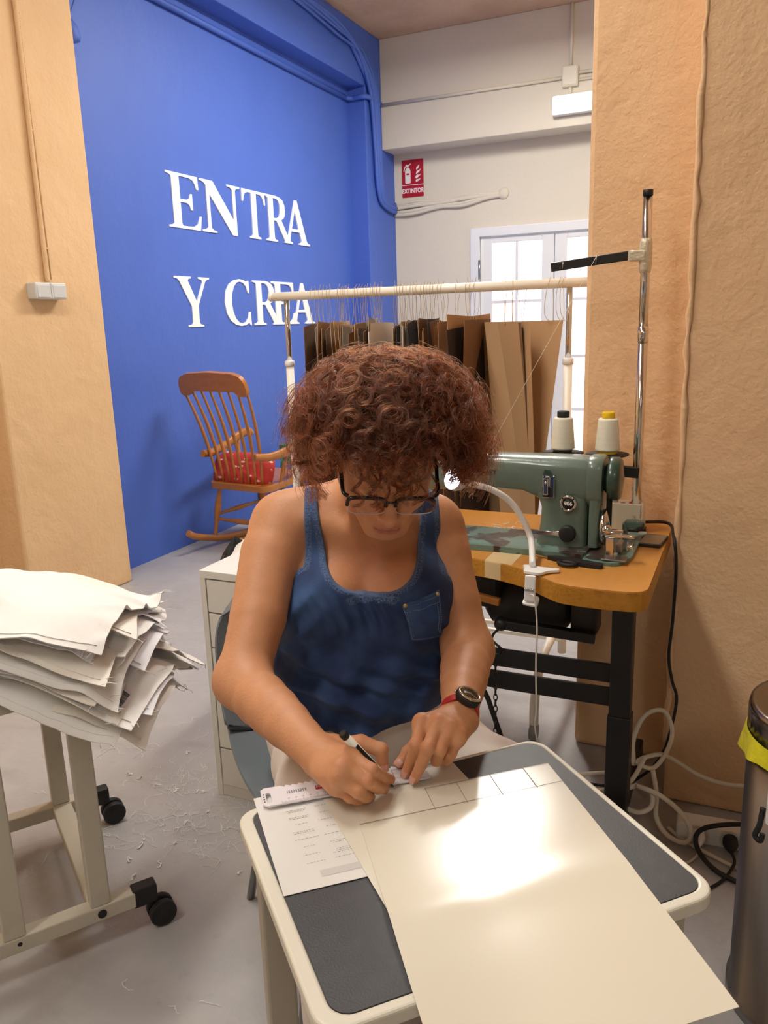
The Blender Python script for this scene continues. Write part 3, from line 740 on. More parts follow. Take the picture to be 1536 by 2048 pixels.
# thread post on top, with an eyelet
MB().cyl(q(-.607,2.035,1.005), q(-.607,2.035,1.030), .0045, 10).cyl(q(-.607,2.035,1.03), q(-.606,2.035,1.048), .0022, 8).lathe([(.010,0),(.010,.003),(.004,.004)], q(-.607,2.035,1.006), 14).build('thread_post', m_chrome, sm)
MB().tube([q(-.600+.010*math.cos(a),2.02,1.015+.008*math.sin(a)) for a in [2*PI*k/14 for k in range(14)]], .0009, 5, True).build('eyelet', m_chrome, sm)
MB().cyl(q(-.80,2.045,.91), q(-.80,2.045,.80), .005, 10).box(q(-.80,2.045,.797),(.03,.05,.006)).build('needle_bar', m_chrome, sm)
# bobbin winder by the pulley
g = MB().box(q(-.284,1.93,.808),(.018,.012,.05)).cyl(q(-.295,1.93,.842),q(-.255,1.93,.842),.012,14).ball(q(-.292,1.925,.852),.013,8).cyl(q(-.262,1.93,.838),q(-.228,1.935,.836),.005,10)
g.lathe([(.012,0),(.012,.002),(.005,.003),(.005,.012),(.012,.013),(.012,.015)], q(-.245,1.94,.81), 14, rotm(0,0,PI/2))
g.build('bobbin_winder', m_chrome, sm, bevel=.001)
MB().box(q(-.268,1.99,.795),(.014,.05,.022)).box(q(-.272,1.925,.782),(.06,.04,.005)).build('winder_bracket', m_steel, sm, bevel=.004)
MB().box(q(-.250,2.12,.822),(.05,.03,.020)).box(q(-.275,2.12,.80),(.012,.03,.05)).build('belt_guard', m_bed, sm, bevel=.004)
MB().tube([q(-.233+.0*k, 2.085+.010*math.cos(k*.9)*(1-k/40), .85+.0009*k+.008*math.sin(k*.9)*(1-k/40)) for k in range(36)], .0011, 5).build('spring', m_chrome, sm)

# ================================================================== THREAD STAND
ts = thing('thread_stand', 'tall chrome pole with black arms for thread beside the plaster wall', 'thread stand', (-.265,2.25,TZ))
MB().lathe([(.0,0),(.03,0),(.03,.012),(.012,.016)], (0,0,0), 20).build('flange', m_stand, ts)
MB().cyl((0,0,.01),(0,0,.535),.0125,18).build('lower_pole', m_chrome, ts)
MB().cyl((0,0,.515),(-.001,0,.555),.0138,18).build('coupling', m_chrome, ts)
MB().cyl((-.001,0,.55),(-.003,0,.880),.0118,18).build('upper_pole', m_chrome, ts)
MB().cyl((-.003,0,.878),(-.003,0,.892),.0128,18).build('pole_cap', m_blackm, ts)
m_tapec = M('crinkled_clear_tape', (214,204,180), .2, .3, bump=[(120,.003)])
MB().lathe([(.0135,.69),(.0155,.70),(.016,.73),(.0165,.74),(.016,.765),(.0135,.775)], (-.0025,0,0), 18).build('tape_wrap', m_tapec, ts)
MB().box((-.022,-.005,.733),(.045,.026,.028),rotm(0,0,.02)).build('tape_clamp', m_tapec, ts, bevel=.004)
MB().bar((-.030,-.006,.736),(-.245,-.01,.716),.0045,.0235).build('guide_arm', m_stand, ts, bevel=.002)
for x, z in ((-.125,.737),(-.212,.729)):
    MB().ball((x,-.011,z),.0032,6).tube([(x,-.012,z),(x-.001,-.013,z-.018)],.0011,5).build('guide_eyelet', m_chrome, ts)
MB().bar((.006,-.004,.165),(-.215,0,.180),.018,.030).build('spool_arm', m_stand, ts, bevel=.002)
for x in (-.205, -.082):
    MB().lathe([(.0,0),(.056,0),(.0585,.0015),(.0585,.0035),(.0,.004)], (x,0,.210), 36).build('spool_disc', m_blackm, ts)
    MB().cyl((x,0,.18),(x,0,.212),.008,10).cyl((x,0,.2),(x,0,.30),.0025,8).build('spool_pin', m_stand, ts)
def cone_thread(x, mc, label):
    t = thing('thread_cone', label, 'thread cone', (-.265+x,2.25,TZ+.2142))
    MB().lathe([(.0,0),(.0255,0),(.0265,.002),(.0255,.009)], (0,0,0), 26).build('core_base', mc, t)
    n = 26; pr = []
    for k in range(n+1):
        z = .008+.090*k/n; pr.append((.0335-.0075*k/n+(.0007 if k % 2 else 0)-(.006 if k in (0,) else 0)-(.003 if k == n else 0), z))
    MB().lathe(pr, (0,0,0), 30).build('thread', m_thread, t)
    MB().lathe([(.0165,.097),(.0172,.104),(.0170,.114),(.0150,.116),(.011,.114),(.011,.097)], (0,0,0), 24).build('core_top', mc, t)
    return t
cone_thread(-.205, m_blackm, 'cream thread cone on a black core, left of the two on the stand')
cone_thread(-.082, m_yellow, 'cream thread cone on a yellow core beside the chrome pole')
tag(MB().tube([(-.390,2.235,1.506),(-.607,2.035,1.045)], .0006, 4).build('sewing_thread', m_thread), 'taut cream thread running down from the guide arm to the machine', 'thread')

# ================================================================== SMALL THINGS ON THE TABLE
m_cbox = M('cream_plastic_box', (232,224,202), .4)
bx = thing('control_box', 'small cream control box with red switch and blue button at the pole foot', 'control box', (-.292,2.262,TZ))
MB().prism(rrect(-.048,0,.048,.078,.007), .062, basis((0,.031,0),(1,0,0),(0,0,1),(0,-1,0))).build('case', m_cbox, bx, bevel=.003)
MB().box((.018,-.010,.0795),(.018,.012,.004)).build('red_switch', m_red, bx, bevel=.001)
m_bb = M('blue_button', (40,80,180), .3)
MB().lathe([(.008,0),(.008,.010),(.006,.013),(0,.014)], (.030,.012,.078), 16).build('blue_knob', m_bb, bx)
MB().lathe([(.009,0),(.009,.004),(0,.005)], (-.030,-.006,.078), 16).lathe([(.0065,0),(.0065,.0015),(0,.002)], (-.008,-.012,.078), 14).build('push_button', m_steel, bx)
MB().tube([(.026+.004*math.cos(k*.8),-.034-.0009*k,.040+.010*math.sin(k*.8)*(1-k/34)) for k in range(30)], .0011, 5).build('tension_spring', m_chrome, bx)
ph = thing('smartphone', 'dark smartphone lying at the right edge of the sewing table', 'phone', (-.205,2.145,TZ), math.radians(-6))
MB().prism(rrect(-.029,-.055,.029,.055,.008), .008).build('body', m_black, ph, bevel=.002)
MB().prism(rrect(-.0265,-.047,.0265,.048,.002), .0006, Matrix.Translation((0,0,.008))).build('screen', M('phone_screen', (120,104,84), .12), ph)
sc_ = thing('scissors', 'black thread snips lying in front of the machine column', 'scissors', (-.36,1.885,TZ), math.radians(-14))
MB().prism(rpoly([(-.075,.0),(-.055,.014),(.03,.016),(.07,.012),(.072,-.008),(.02,-.013),(-.03,-.006)],.006), .011).build('handle', m_blackm, sc_, bevel=.003)
MB().tube([(-.008+.021*math.cos(a), -.024+.013*math.sin(a), .007) for a in [2*PI*k/20 for k in range(20)]], .0048, 8, True).build('finger_loop', m_blackm, sc_)
MB().prism([(-.074,.002),(-.115,.008),(-.075,.011)],.003,Matrix.Translation((0,0,.004))).build('blade', m_chrome, sc_)
cp = MB().lathe([(.012,0),(.013,.010),(.011,.010),(.0105,.001),(0,.001)], (-.238,2.20,TZ), 16).build('plastic_cap', M('clear_plastic', (230,214,190), .15, trans=.5)); tag(cp, 'tiny clear plastic cap beside the smartphone', 'cap')
g = MB(); r9 = random.Random(3)
for k in range(16):
    p = Vector((-.62+r9.uniform(-.03,.06), 2.17+r9.uniform(-.05,.06), TZ+.002)); pts = [p]
    for j in range(4): pts.append(pts[-1]+Vector((r9.uniform(-.012,.012), r9.uniform(-.012,.012), r9.uniform(0,.004) if j < 2 else 0)))
    g.tube(spline(pts,4), .0009, 4)
tag(stuff(g.build('thread_scraps', m_cl[1])), 'white thread scraps on the sewing table behind the machine bed', 'thread scraps')

# clip lamp
la = thing('clip_lamp', 'white gooseneck lamp clipped to the front edge of the sewing table', 'lamp', (-.455,1.80,TZ))
Pc = Vector((-0.4358, 1.7913, 0.7760))-Vector((-.455,1.80,TZ))
def lp_(x, y, z): return Vector((Pc.x+x, Pc.y+y, Pc.z+z))
MB().prism(rpoly([(-.020,-.024),(.022,-.030),(.034,-.004),(.058,.010),(.056,.022),(.016,.020),(-.020,.030),(-.034,.024),(-.024,.008)],.010), .006, Matrix.Translation(lp_(0,0,-.003))).build('upper_jaw', m_white, la, bevel=.002)
MB().prism(rpoly([(-.018,-.032),(.020,-.036),(.018,.0),(-.016,.004)],.010), .005, Matrix.Translation(lp_(0,-.012,-.064)) @ Matrix.Rotation(.35,4,'X')).build('lower_jaw', m_white, la, bevel=.002)
MB().box(lp_(0,-.036,-.034),(.026,.007,.062),rotm(0,-.12)).build('hinge', m_white, la, bevel=.003)
MB().tube([lp_(-.012+.0007*k,-.041+.004*math.cos(k*1.2),-.036+.004*math.sin(k*1.2)) for k in range(34)], .0011, 5).build('spring', m_chrome, la)
gp = [(-0.4419, 1.8006, 0.7850), (-0.4695, 1.8944, 0.8196), (-0.4897, 1.8926, 0.8697), (-0.5182, 1.8753, 0.9185), (-0.5536, 1.8450, 0.9515), (-0.5849, 1.8125, 0.9686), (-0.6056, 1.7733, 0.9848)]
gp = [Vector(p)-Vector((-.455,1.80,TZ)) for p in gp]
gs = spline(gp, 8)
MB().tube(gs, .0078, 12).build('gooseneck', m_white, la)
e_, e0 = gs[-1], gs[-2]; dd = (e_-e0).normalized()
qe = Vector((0,0,1)).rotation_difference(dd).to_matrix()
MB().lathe([(.008,-.004),(.024,.008),(.028,.02),(.028,.034)], e_, 20, qe).build('lamp_head', m_white, la)
qn = qe
MB().lathe([(.0265,.030),(.0265,.034),(0,.034)], e_, 20, qe).build('led_disc', M('cold_led', (240,248,255), .5, emit=((214,230,255), 40.)), la)
cb_ = [Vector(p)-Vector((-.455,1.80,TZ)) for p in ((-0.4234, 1.7438, 0.7247), (-0.4172, 1.7511, 0.6550), (-0.4174, 1.7477, 0.5554), (-0.4135, 1.7426, 0.4421), (-0.4160, 1.7631, 0.3517))]
cb_ += [Vector((.10,.02,-.72)), Vector((.25,.10,-.765))]
MB().tube(spline([lp_(0,-.038,-.05)]+cb_,8), .0022, 6).build('cable', m_white, la)

# ================================================================== ROCKING CHAIR
m_rock = M('varnished_beech', (176,112,46), .34, mottle=[(7,.5,(150,90,34),.4,.7,(1,1,7)),(40,.3,(190,126,58),.45,.7)], coat=.25)
# local frame: x across, y forward (towards the room end), built so the back faces the camera
RKO = Vector((-2.80,4.26,0))
rk = thing('rocking_chair', 'varnished wooden spindle back rocking chair by the blue wall', 'chair', RKO, math.radians(-7))
rk.scale = (.88,1,1.03)
W2 = .27
def seat_z(y): return .40-.05*(y+.22)*.0+.03*y
# rockers: long bowed runners
for s in (-1,1):
    pts = [(s*.235, -.48+1.02*t, .02+.62*(t-.52)**2*.62*(1.0)+(.012 if t < .04 else 0)) for t in [k/24 for k in range(25)]]
    MB().tube(pts, [.020+.004*math.sin(PI*k/24) for k in range(25)], 10, flat=1.0).build('rocker', m_rock, rk)
MB().prism(rrect(-.27,-.25,.27,.25,.06,8), .036, Matrix.Translation((0,0,.375)) @ Matrix.Rotation(math.radians(2),4,'X')).build('seat', m_rock, rk, bevel=.012, seg=3)
def turned(a, b, r, name, mid=.45, parent=rk):
    a, b = Vector(a), Vector(b); n = 14
    MB().tube([a.lerp(b,k/n) for k in range(n+1)], [r*(.62+.55*math.exp(-((k/n-mid)/.22)**2)) for k in range(n+1)], 12).build(name, m_rock, parent)
for s in (-1,1):
    turned((s*.20,-.20,.385),(s*.235,-.25,.062),.020,'leg'); turned((s*.20,.18,.385),(s*.235,.22,.055),.020,'leg')
    turned((s*.222,-.235,.20),(s*.222,.205,.20),.015,'side_stretcher',.5)
turned((-.222,-.225,.17),(.222,-.225,.17),.015,'back_stretcher',.5)
turned((-.222,.205,.17),(.222,.205,.17),.015,'front_stretcher',.5)
# back: nine splayed spindles into a broad crest rail, leaning back
def backp(x, t): # t 0 seat .. 1 crest
    return Vector((x*(.205+.075*t)/.205, -.215-.165*t-.03*math.sin(PI*t)*-1, .41+.57*t))
for k in range(8):
    x = -.205+.41*k/7
    MB().tube([backp(x,t/8) for t in range(9)], [.0095-.002*math.cos(2*PI*t/8) for t in range(9)], 8).build('spindle', m_rock, rk)
cr = [(-.295,.0),(-.275,-.018),(-.21,-.014),(-.185,.012),(.185,.012),(.21,-.014),(.275,-.018),(.295,.0),(.292,.06),(.265,.098),(.20,.118),(0,.126),(-.20,.118),(-.265,.098),(-.292,.06)]
ang = math.atan2(.165,.57)
MB().prism(rpoly(cr,.02,4), .028, basis(backp(0,1)+Vector((0,.018,-.02)),(1,0,0),(0,-math.sin(ang),math.cos(ang)),(0,-math.cos(ang),-math.sin(ang)))).build('crest_rail', m_rock, rk, bevel=.007, seg=3)
for s in (-1,1):
    a = [(s*.235,-.30,.585),(s*.275,-.18,.575),(s*.30,-.02,.60),(s*.30,.12,.645),(s*.295,.20,.655),(s*.29,.225,.632)]
    MB().tube(spline(a,6), [.017+.006*math.sin(PI*min(1,k/30)) for k in range(31)], 10, flat=1.25).build('armrest', m_rock, rk)
    turned((s*.245,.02,.40),(s*.298,.10,.63),.016,'arm_post'); turned((s*.255,-.10,.40),(s*.29,-.04,.60),.014,'arm_post')
# red cushion
m_cush = M('red_patterned_fabric', (188,52,44), .8, bump=[(200,.0008)])
nt = m_cush.node_tree; N = nt.nodes; L = nt.links
vt = N.new('ShaderNodeTexVoronoi'); vt.inputs['Scale'].default_value = 13; tcx = N.new('ShaderNodeTexCoord'); mpx = N.new('ShaderNodeMapping'); mpx.inputs['Scale'].default_value = (1,2.6,1.2); mpx.inputs['Rotation'].default_value = (.4,.2,.7)
L.new(tcx.outputs['Object'], mpx.inputs[0]); L.new(mpx.outputs[0], vt.inputs['Vector'])
mr = N.new('ShaderNodeMapRange'); mr.inputs['From Min'].default_value = .20; mr.inputs['From Max'].default_value = .25; mr.inputs['To Min'].default_value = 1; mr.inputs['To Max'].default_value = 0
L.new(vt.outputs['Distance'], mr.inputs['Value'])
mx = N.new('ShaderNodeMix'); mx.data_type = 'RGBA'; mx.inputs['A'].default_value = (*s2l((188,52,44)),1); mx.inputs['B'].default_value = (*s2l((236,204,190)),1)
L.new(mr.outputs[0], mx.inputs['Factor']); L.new(mx.outputs['Result'], N['Principled BSDF'].inputs['Base Color'])
def cush(u, v):
    a = 2*PI*u; t = PI*v; e = .55
    def sp(c): return math.copysign(abs(c)**e, c)
    return (.235*sp(math.cos(a))*math.sin(t)**.6, .115*sp(math.sin(a))*math.sin(t)**.6, .068*math.cos(t)+.006*math.sin(7*a)*math.sin(t))
cu = MB().grid(41, 21, cush).build('cushion', m_cush, None, origin=(0,0,0))
tag(cu, 'red cushion with pale leaf pattern on the rocking chair seat', 'cushion')
cu.location = RKO+Vector((-.055,-.12,.482)); cu.rotation_euler = (math.radians(64), 0, math.radians(-7))
# green stool behind
m_grn = M('green_lacquer', (10,112,72), .3)
sg = thing('stool', 'small green lacquered stool behind the rocking chair', 'stool', (-2.88,5.02,0), math.radians(4))
MB().prism(rrect(-.17,-.17,.17,.17,.03), .03, Matrix.Translation((0,0,.50))).build('seat', m_grn, sg, bevel=.006)
for x in (-1,1):
    for y in (-1,1): MB().tube([(x*.14,y*.14,.50),(x*.165,y*.165,0)], [.018,.014], 10).build('leg', m_grn, sg)
for x in (-1,1): MB().bar((x*.15,-.14,.26),(x*.15,.14,.26),.016,.022).bar((-.14,x*.15,.42),(.14,x*.15,.42),.016,.05).build('stretcher', m_grn, sg, bevel=.002)

# ================================================================== HANGING RAIL WITH CARD PATTERNS
m_rail = M('cream_enamelled_rail', (250,246,234), .35)
rl_ = thing('garment_rail', 'cream garment rail on castors, hung with brown card patterns', 'garment rail', (-1.10,2.80,0))
RZ = 1.466; RX0, RX1 = -.635, .70
MB().tube([(RX0,0,RZ),(RX1,0,RZ)], .0165, 16).build('top_bar', m_rail, rl_)
for x in (RX0-.004, RX1+.004): MB().lathe([(0,-.008),(.0178,-.008),(.0185,0),(.0178,.008),(0,.008)], (x,0,RZ), 16, rotm(0,0,PI/2)).build('end_cap', m_rail, rl_)
for x in (-.575, .527):
    MB().tube([(x,0,1.20),(x,0,RZ-.012)], .0105, 14).build('upper_post', m_chrome, rl_)
    MB().tube([(x,0,.14),(x,0,1.21)], .0155, 14).build('lower_post', m_rail, rl_)
    MB().lathe([(.0155,0),(.0195,.003),(.0195,.022),(.0115,.025)], (x,0,1.195), 16).build('collar', m_white, rl_)
    MB().tube(spline([(x,-.42,.055),(x,-.415,.13),(x,-.37,.21),(x,-.25,.26),(x,0,.265),(x,.25,.26),(x,.37,.21),(x,.415,.13),(x,.42,.055)],6), .0155, 12).build('foot_bow', m_rail, rl_)
    for y in (-.42,.42): MB().cyl((x-.012,y,.028),(x+.012,y,.028),.027,18).cyl((x,y,.028),(x,y,.062),.006,8).build('castor', M('grey_castor',(150,148,144),.4) if 'grey_castor' not in bpy.data.materials else bpy.data.materials['grey_castor'], rl_)
MB().bar((-.575,-.02,.20),(.527,-.02,.20),.018,.014).build('lower_rail', m_rail, rl_)
MB().bar((-.575,.06,.20),(.527,.06,.20),.018,.014).build('lower_rail', m_rail, rl_)
m_cards = [M('brown_card_%s' % n, c, .8, bump=[(8,.004),(300,.0003)]) for n, c in (('dark',(128,94,66)),('mid',(164,126,90)),('light',(186,150,110)),('grey',(158,146,128)),('white',(232,226,216)),('black',(52,42,36)))]
m_string = M('jute_string', (206,184,140), .8)
rr = random.Random(77)
# positions along the bar read from the photograph: (first pixel column of the string, lean, width, material)
xs_px = [643,652,660,668,676,684,700,706,711,716,722,735,742,748,754,760,767,772,776,781,788,815,820,826,832,838,846,852,858,866,872,878,884,890,900,908,934,953,960,967]
def card_label(i, n, mname):
    pos = 'first' if i == 0 else 'last of the dense row' if i == n-1 else None
    return pos
ords = ['first','second','third','fourth','fifth','sixth','seventh','eighth','ninth','tenth','eleventh','twelfth','thirteenth','fourteenth','fifteenth','sixteenth','seventeenth','eighteenth','nineteenth','twentieth']
cols_n = {0:'dark brown',1:'brown',2:'light brown',3:'grey brown',4:'white',5:'blackish'}
def hang_card(X, wid, top, length, turn, mi, label, lean=0., bend=.0, notch=0., strn=True, taper=0.):
    t = thing('pattern_card', label, 'card', (X,2.80,RZ), turn, 'card patterns hung on the garment rail')
    def fn(u, v):
        y = (u-.5)*wid*(1-taper*v)+lean*v*.3
        xb = bend*math.sin(PI*u)*(.4+.6*v)+.006*math.sin(3*v+X*40)
        return (xb+lean*v, y, -(RZ-top)-length*v-(notch*abs(u-.5)*2*(1-v)))
    MB().grid(8, 10, fn, True, .0016).build('card', m_cards[mi], t)
    if strn:
        z1 = -(RZ-top)-.012; k = .0195
        sl_ = rr.uniform(-.012,.012); pts = [(.0,-.004,z1),(.004+sl_,.010,z1*.45),(.003,k,-.004),(.0,.008,k-.001),(-.002,-.010,k-.002),(-.003,-k,-.006),(-.004+sl_*.4,-.012,z1*.5),(.0,-.004,z1)]
        MB().tube(spline(pts,4), .0008, 5).tube([(0,-.006,k),(.005+rr.uniform(-.008,.004),-.010,k+.006+rr.uniform(0,.012))],.0009,4).build('string_loop', m_string, t)
    return t
n = len(xs_px)
seqm = [0,3,4,1,0,1,2,2,1,2,3,1,0,2,3,0,5,3,0,4,4,1,0,2,5,3,1,4,5,0,1,0,5,0,1,1,1,2,5,0]
for i, pxl in enumerate(xs_px):
    # bar is at y = 2.80; pixel column to x along it
    X = -1.6985+(pxl-575)*(1.1525/(1141-575))*(1.0)
    mi = seqm[i]; top = 1.345+rr.uniform(-.012,.022)
    wid = rr.uniform(.30,.42); ln = rr.uniform(.62,.80)
    lab = '%s pattern card, %s of the hanging row counted from the blue wall side' % (cols_n[mi], ords[i] if i < 20 else ['twenty-first','twenty-second','twenty-third','twenty-fourth','twenty-fifth','twenty-sixth','twenty-seventh','twenty-eighth','twenty-ninth','thirtieth','thirty-first','thirty-second','thirty-third','thirty-fourth','thirty-fifth','thirty-sixth','thirty-seventh','thirty-eighth','thirty-ninth','fortieth'][i-20])
    hang_card(X, wid, top, ln, math.radians(29-11*i/n-rr.uniform(4,15)-(14 if i > 33 else 0)), mi, lab, rr.uniform(-.03,.03), rr.uniform(-.02,.02), rr.uniform(-.01,.03), True, rr.uniform(0,.3))
hang_card(-.800, .30, 1.345, .78, math.radians(52), 2, 'wide light brown pattern card turned to face the camera, beside the dark one', .02, .02, .0, True, -.1)
hang_card(-.770, .20, 1.340, .78, math.radians(30), 0, 'narrow dark brown pattern card between the two widest cards', .06, .01, .0, True, .1)
hang_card(-.735, .30, 1.345, .74, math.radians(78), 2, 'widest pale brown pattern card at the end of the row near the door', -.02, .02, .0, True, .55)
for X in (-.635,-.600,-.588):
    MB().tube(spline([(X,2.785,RZ+.02),(X-.012,2.78,RZ-.03),(X-.010+.02*(X+.6)*10,2.78,RZ-.10),(X+.012,2.78,RZ-.12),(X+.010,2.785,RZ-.03),(X,2.80,RZ+.019)],6), .0010, 5).build('spare_string', m_string, rl_).location = (1.10,-2.80,0)

# ================================================================== PIPES, CABLES, SIGN ON THE WALLS
def pipe(name, pts, r, mat, label, n=10, sm=6):
    o = MB().tube(spline(pts,sm) if sm else pts, r, n).build(name, mat); tag(o, label, 'pipe'); return o
pipe('blue_conduit', [(XP+.022,3.30,3.165),(XP+.022,6.48,3.165),(XP+.03,6.535,3.165),(XF-.02,6.53,3.165)][:2], .019, m_blue, 'blue painted conduit running under the blue beam', 10, 0)
pipe('blue_conduit_end', [(XP+.022,6.47,3.165),(XP+.06,6.525,3.165),(XF+.022,6.535,3.165),(XF+.022,6.80,3.165)], .019, m_blue, 'bent blue conduit crossing the blue pilaster')
cb2 = thing('cable_bundle', 'bundle of blue painted cables running down the room corner', 'cables', (XF,6.7,2.3))
rr = random.Random(9)
for k in range(8):
    a, b = rr.uniform(0,.035), (k-3.5)*.022+rr.uniform(-.01,.01)
    pts = [(XF+.014+a*.4,4.3,3.655-k*.012),(XF+.014+a*.4,5.3,3.63-k*.012),(XF+.016+a,6.0,3.60-k*.014+rr.uniform(-.03,.03)),(XF+.016+a,6.42+b,3.46+rr.uniform(-.03,.03)),(XF+.016+a,6.66+b,3.22),(XF+.014+a,6.72+b*.8,2.8),(XF+.014+a,6.74+b*.8,2.55),(XF+.014+a*.6,6.80+b*.6,2.42+b*.5),(XF+.014+a*.6,6.93,2.365+b*.5),(XF+.014+a*.5,7.08,2.36+b*.5)]
    MB().tube([Vector(p)-Vector((XF,6.7,2.3)) for p in spline(pts,8)], .017 if k < 4 else .011, 8).build('cable', m_blue, cb2)
cw = thing('white_cable_bundle', 'bundle of white painted cables running along the cream wall', 'cables', (-2.9,YB,2.37))
for k in range(5):
    b = (k-2)*.022+rr.uniform(-.008,.008)
    pts = [(-3.05,YB-.016,2.345+b),(-2.86,YB-.022-rr.uniform(0,.012),2.355+b*1.2),(-2.62,YB-.018,2.362+b*.6),(-2.40,YB-.022,2.376+b*1.0),(-2.2,YB-.018,2.388+b*.4),(-2.07,YB-.015,2.396+b*.3)]
    MB().tube([Vector(p)-Vector((-2.9,YB,2.37)) for p in spline(pts,8)], .015 if k < 3 else .010, 8).build('cable', m_cream, cw)
MB().lathe([(.0,0),(.05,0),(.045,.012),(.02,.02),(0,.02)], Vector((.86,-.001,.03)), 18, rotm(0,PI/2)).build('plaster_patch', m_cream, cw)
m_pipe = m_creampipe
pipe('white_conduit', [(XF+.01,YBM-.014,3.163),(-1.49,YBM-.014,3.163)], .0125, m_pipe, 'cream conduit running level along the cream beam to the junction box', 10, 0)
pipe('white_conduit', [(-1.37,YBM-.014,3.185),(-.3,YBM-.014,3.185)], .0125, m_pipe, 'upper cream conduit leaving the junction box towards the pier', 10, 0)
pipe('white_conduit', [(-1.37,YBM-.014,3.135),(-.3,YBM-.014,3.135)], .0105, m_pipe, 'lower cream conduit leaving the junction box towards the pier', 10, 0)
pipe('white_conduit', [(-1.43,YBM-.014,CEIL-.002),(-1.43,YBM-.014,3.235)], .0125, m_pipe, 'cream conduit dropping from the ceiling to the junction box', 10, 0)
pipe('white_conduit', [(-1.43,YBM-.014,3.10),(-1.43,YBM-.014,3.03)], .0125, m_pipe, 'short cream conduit from the junction box down to the box luminaire', 10, 0)
jb = thing('junction_box', 'square cream junction box on the conduit above the wall luminaire', 'junction box', (-1.43,YBM,3.165))
MB().box((0,-.022,0),(.125,.044,.145)).build('box', m_pipe, jb, bevel=.006)
MB().box((0,-.047,0),(.113,.008,.132)).build('lid', m_pipe, jb, bevel=.004)
for x in (-.046,.046):
    for z in (-.055,.055): MB().cyl((x,-.054,z),(x,-.049,z),.005,10).build('screw', m_pipe, jb)
for X in (-2.8,-2.4,-1.9): 
    pass
# corrugated conduit and double socket on the tan pilaster
co = thing('corrugated_conduit', 'tan painted corrugated conduit running down the tan pilaster to the socket', 'conduit', (XF,2.93,2.4))
pr = []
for k in range(420):
    z = -.80+k*.0050*.62*.0+(2.08*k/420); 
pts = [(.014,.004*math.sin(z*2.2),z) for z in [-.81+.0052*k for k in range(392)]]
MB().tube(pts, [.0125 if k % 2 else .0105 for k in range(392)], 9).build('hose', m_tan, co)
for z in (-.66,-.15,.33,.75): MB().box((.010,.012,z),(.022,.012,.010)).cyl((.012,.016,z),(.022,.016,z),.004,8).build('clip', m_tan, co, bevel=.002)
MB().tube([(.012,.020,-.80),(.012,.020,1.24)], .0035, 6).build('inner_cable', m_tan, co)
m_sock = M('grey_white_plastic', (206,206,204), .45)
so = thing('double_socket', 'grey double surface socket at the end of the conduit on the tan pilaster', 'socket', (XF,2.905,1.545))
for k, y in enumerate((-.052,.042)):
    MB().box((.029,y,0),(.058,.092,.074)).build('socket_module', m_sock, so, bevel=.006)
    MB().box((.0575,y,-.002),(.006,.074,.058)).build('socket_cover', m_sock, so, bevel=.003)
# blue bell sensor high in the corner
bl = thing('alarm_sensor', 'blue painted dome on the blue wall beside the tan pilaster top', 'sensor', (XP,3.40,2.80))
MB().lathe([(.0,.0),(.045,.0),(.055,.02),(.052,.07),(.035,.10),(.012,.11),(0,.11)], (.035,0,-.05), 20, rotm(0,.25)).build('dome', m_blue, bl)
MB().tube(spline([(.02,.0,.06),(.03,.05,.14),(.03,.08,.24),(.02,.05,.34),(.015,.06,.44)],5), .004, 6).build('cable', m_blue, bl)
# fire extinguisher sign
m_rs = M('red_sign', (178,24,40), .35); m_ws = M('white_sign_print', (244,240,236), .4)
es = thing('fire_sign', 'small red sign with white extinguisher, flames and the word EXTINTOR', 'sign', (-2.875,YB,2.60))
Ms = basis((0,-.002,0),(1,0,0),(0,0,1),(0,-1,0))
MB().prism(rrect(-.103,-.157,.103,.155,.006), .004, Ms).build('plate', m_rs, es)
def sg_(poly, h=.0046, holes=()): return MB().prism(poly, .0006, Ms @ Matrix.Translation((0,0,h)), holes)
sg_([(-.103,-.058),(.103,-.058),(.103,-.053),(-.103,-.053)]).build('divider', m_ws, es)
sg_(rpoly([(-.072,-.04),(-.020,-.04),(-.020,.070),(-.036,.092),(-.056,.092),(-.072,.070)],.012,5),.0046,[rrect(-.060,.03,-.032,.044,.002,3)]).build('pictogram_cylinder', m_ws, es)
sg_([(-.054,.094),(-.038,.094),(-.036,.104),(-.014,.118),(-.018,.126),(-.044,.112),(-.060,.118),(-.082,.088),(-.088,.058),(-.080,.058),(-.074,.086),(-.062,.104)]).build('pictogram_handle', m_ws, es)
for fl in ([(.030,-.035),(.060,-.025),(.080,-.002),(.060,-.012),(.040,-.010),(.028,-.018)],[(.028,-.008),(.052,.004),(.086,.032),(.066,.024),(.040,.026),(.026,.010)],[(.030,.030),(.060,.044),(.084,.076),(.062,.062),(.042,.060)],[(.034,.064),(.056,.078),(.066,.112),(.048,.096),(.036,.086)]):
    sg_(rpoly(fl,.008,4)).build('flame', m_ws, es)
text_mesh('EXTINTOR', .052, .0004, Ms @ Matrix.Translation((0,-.106,.0046)), 'sign_lettering', m_ws, es, sx=.83, bold=.0016)

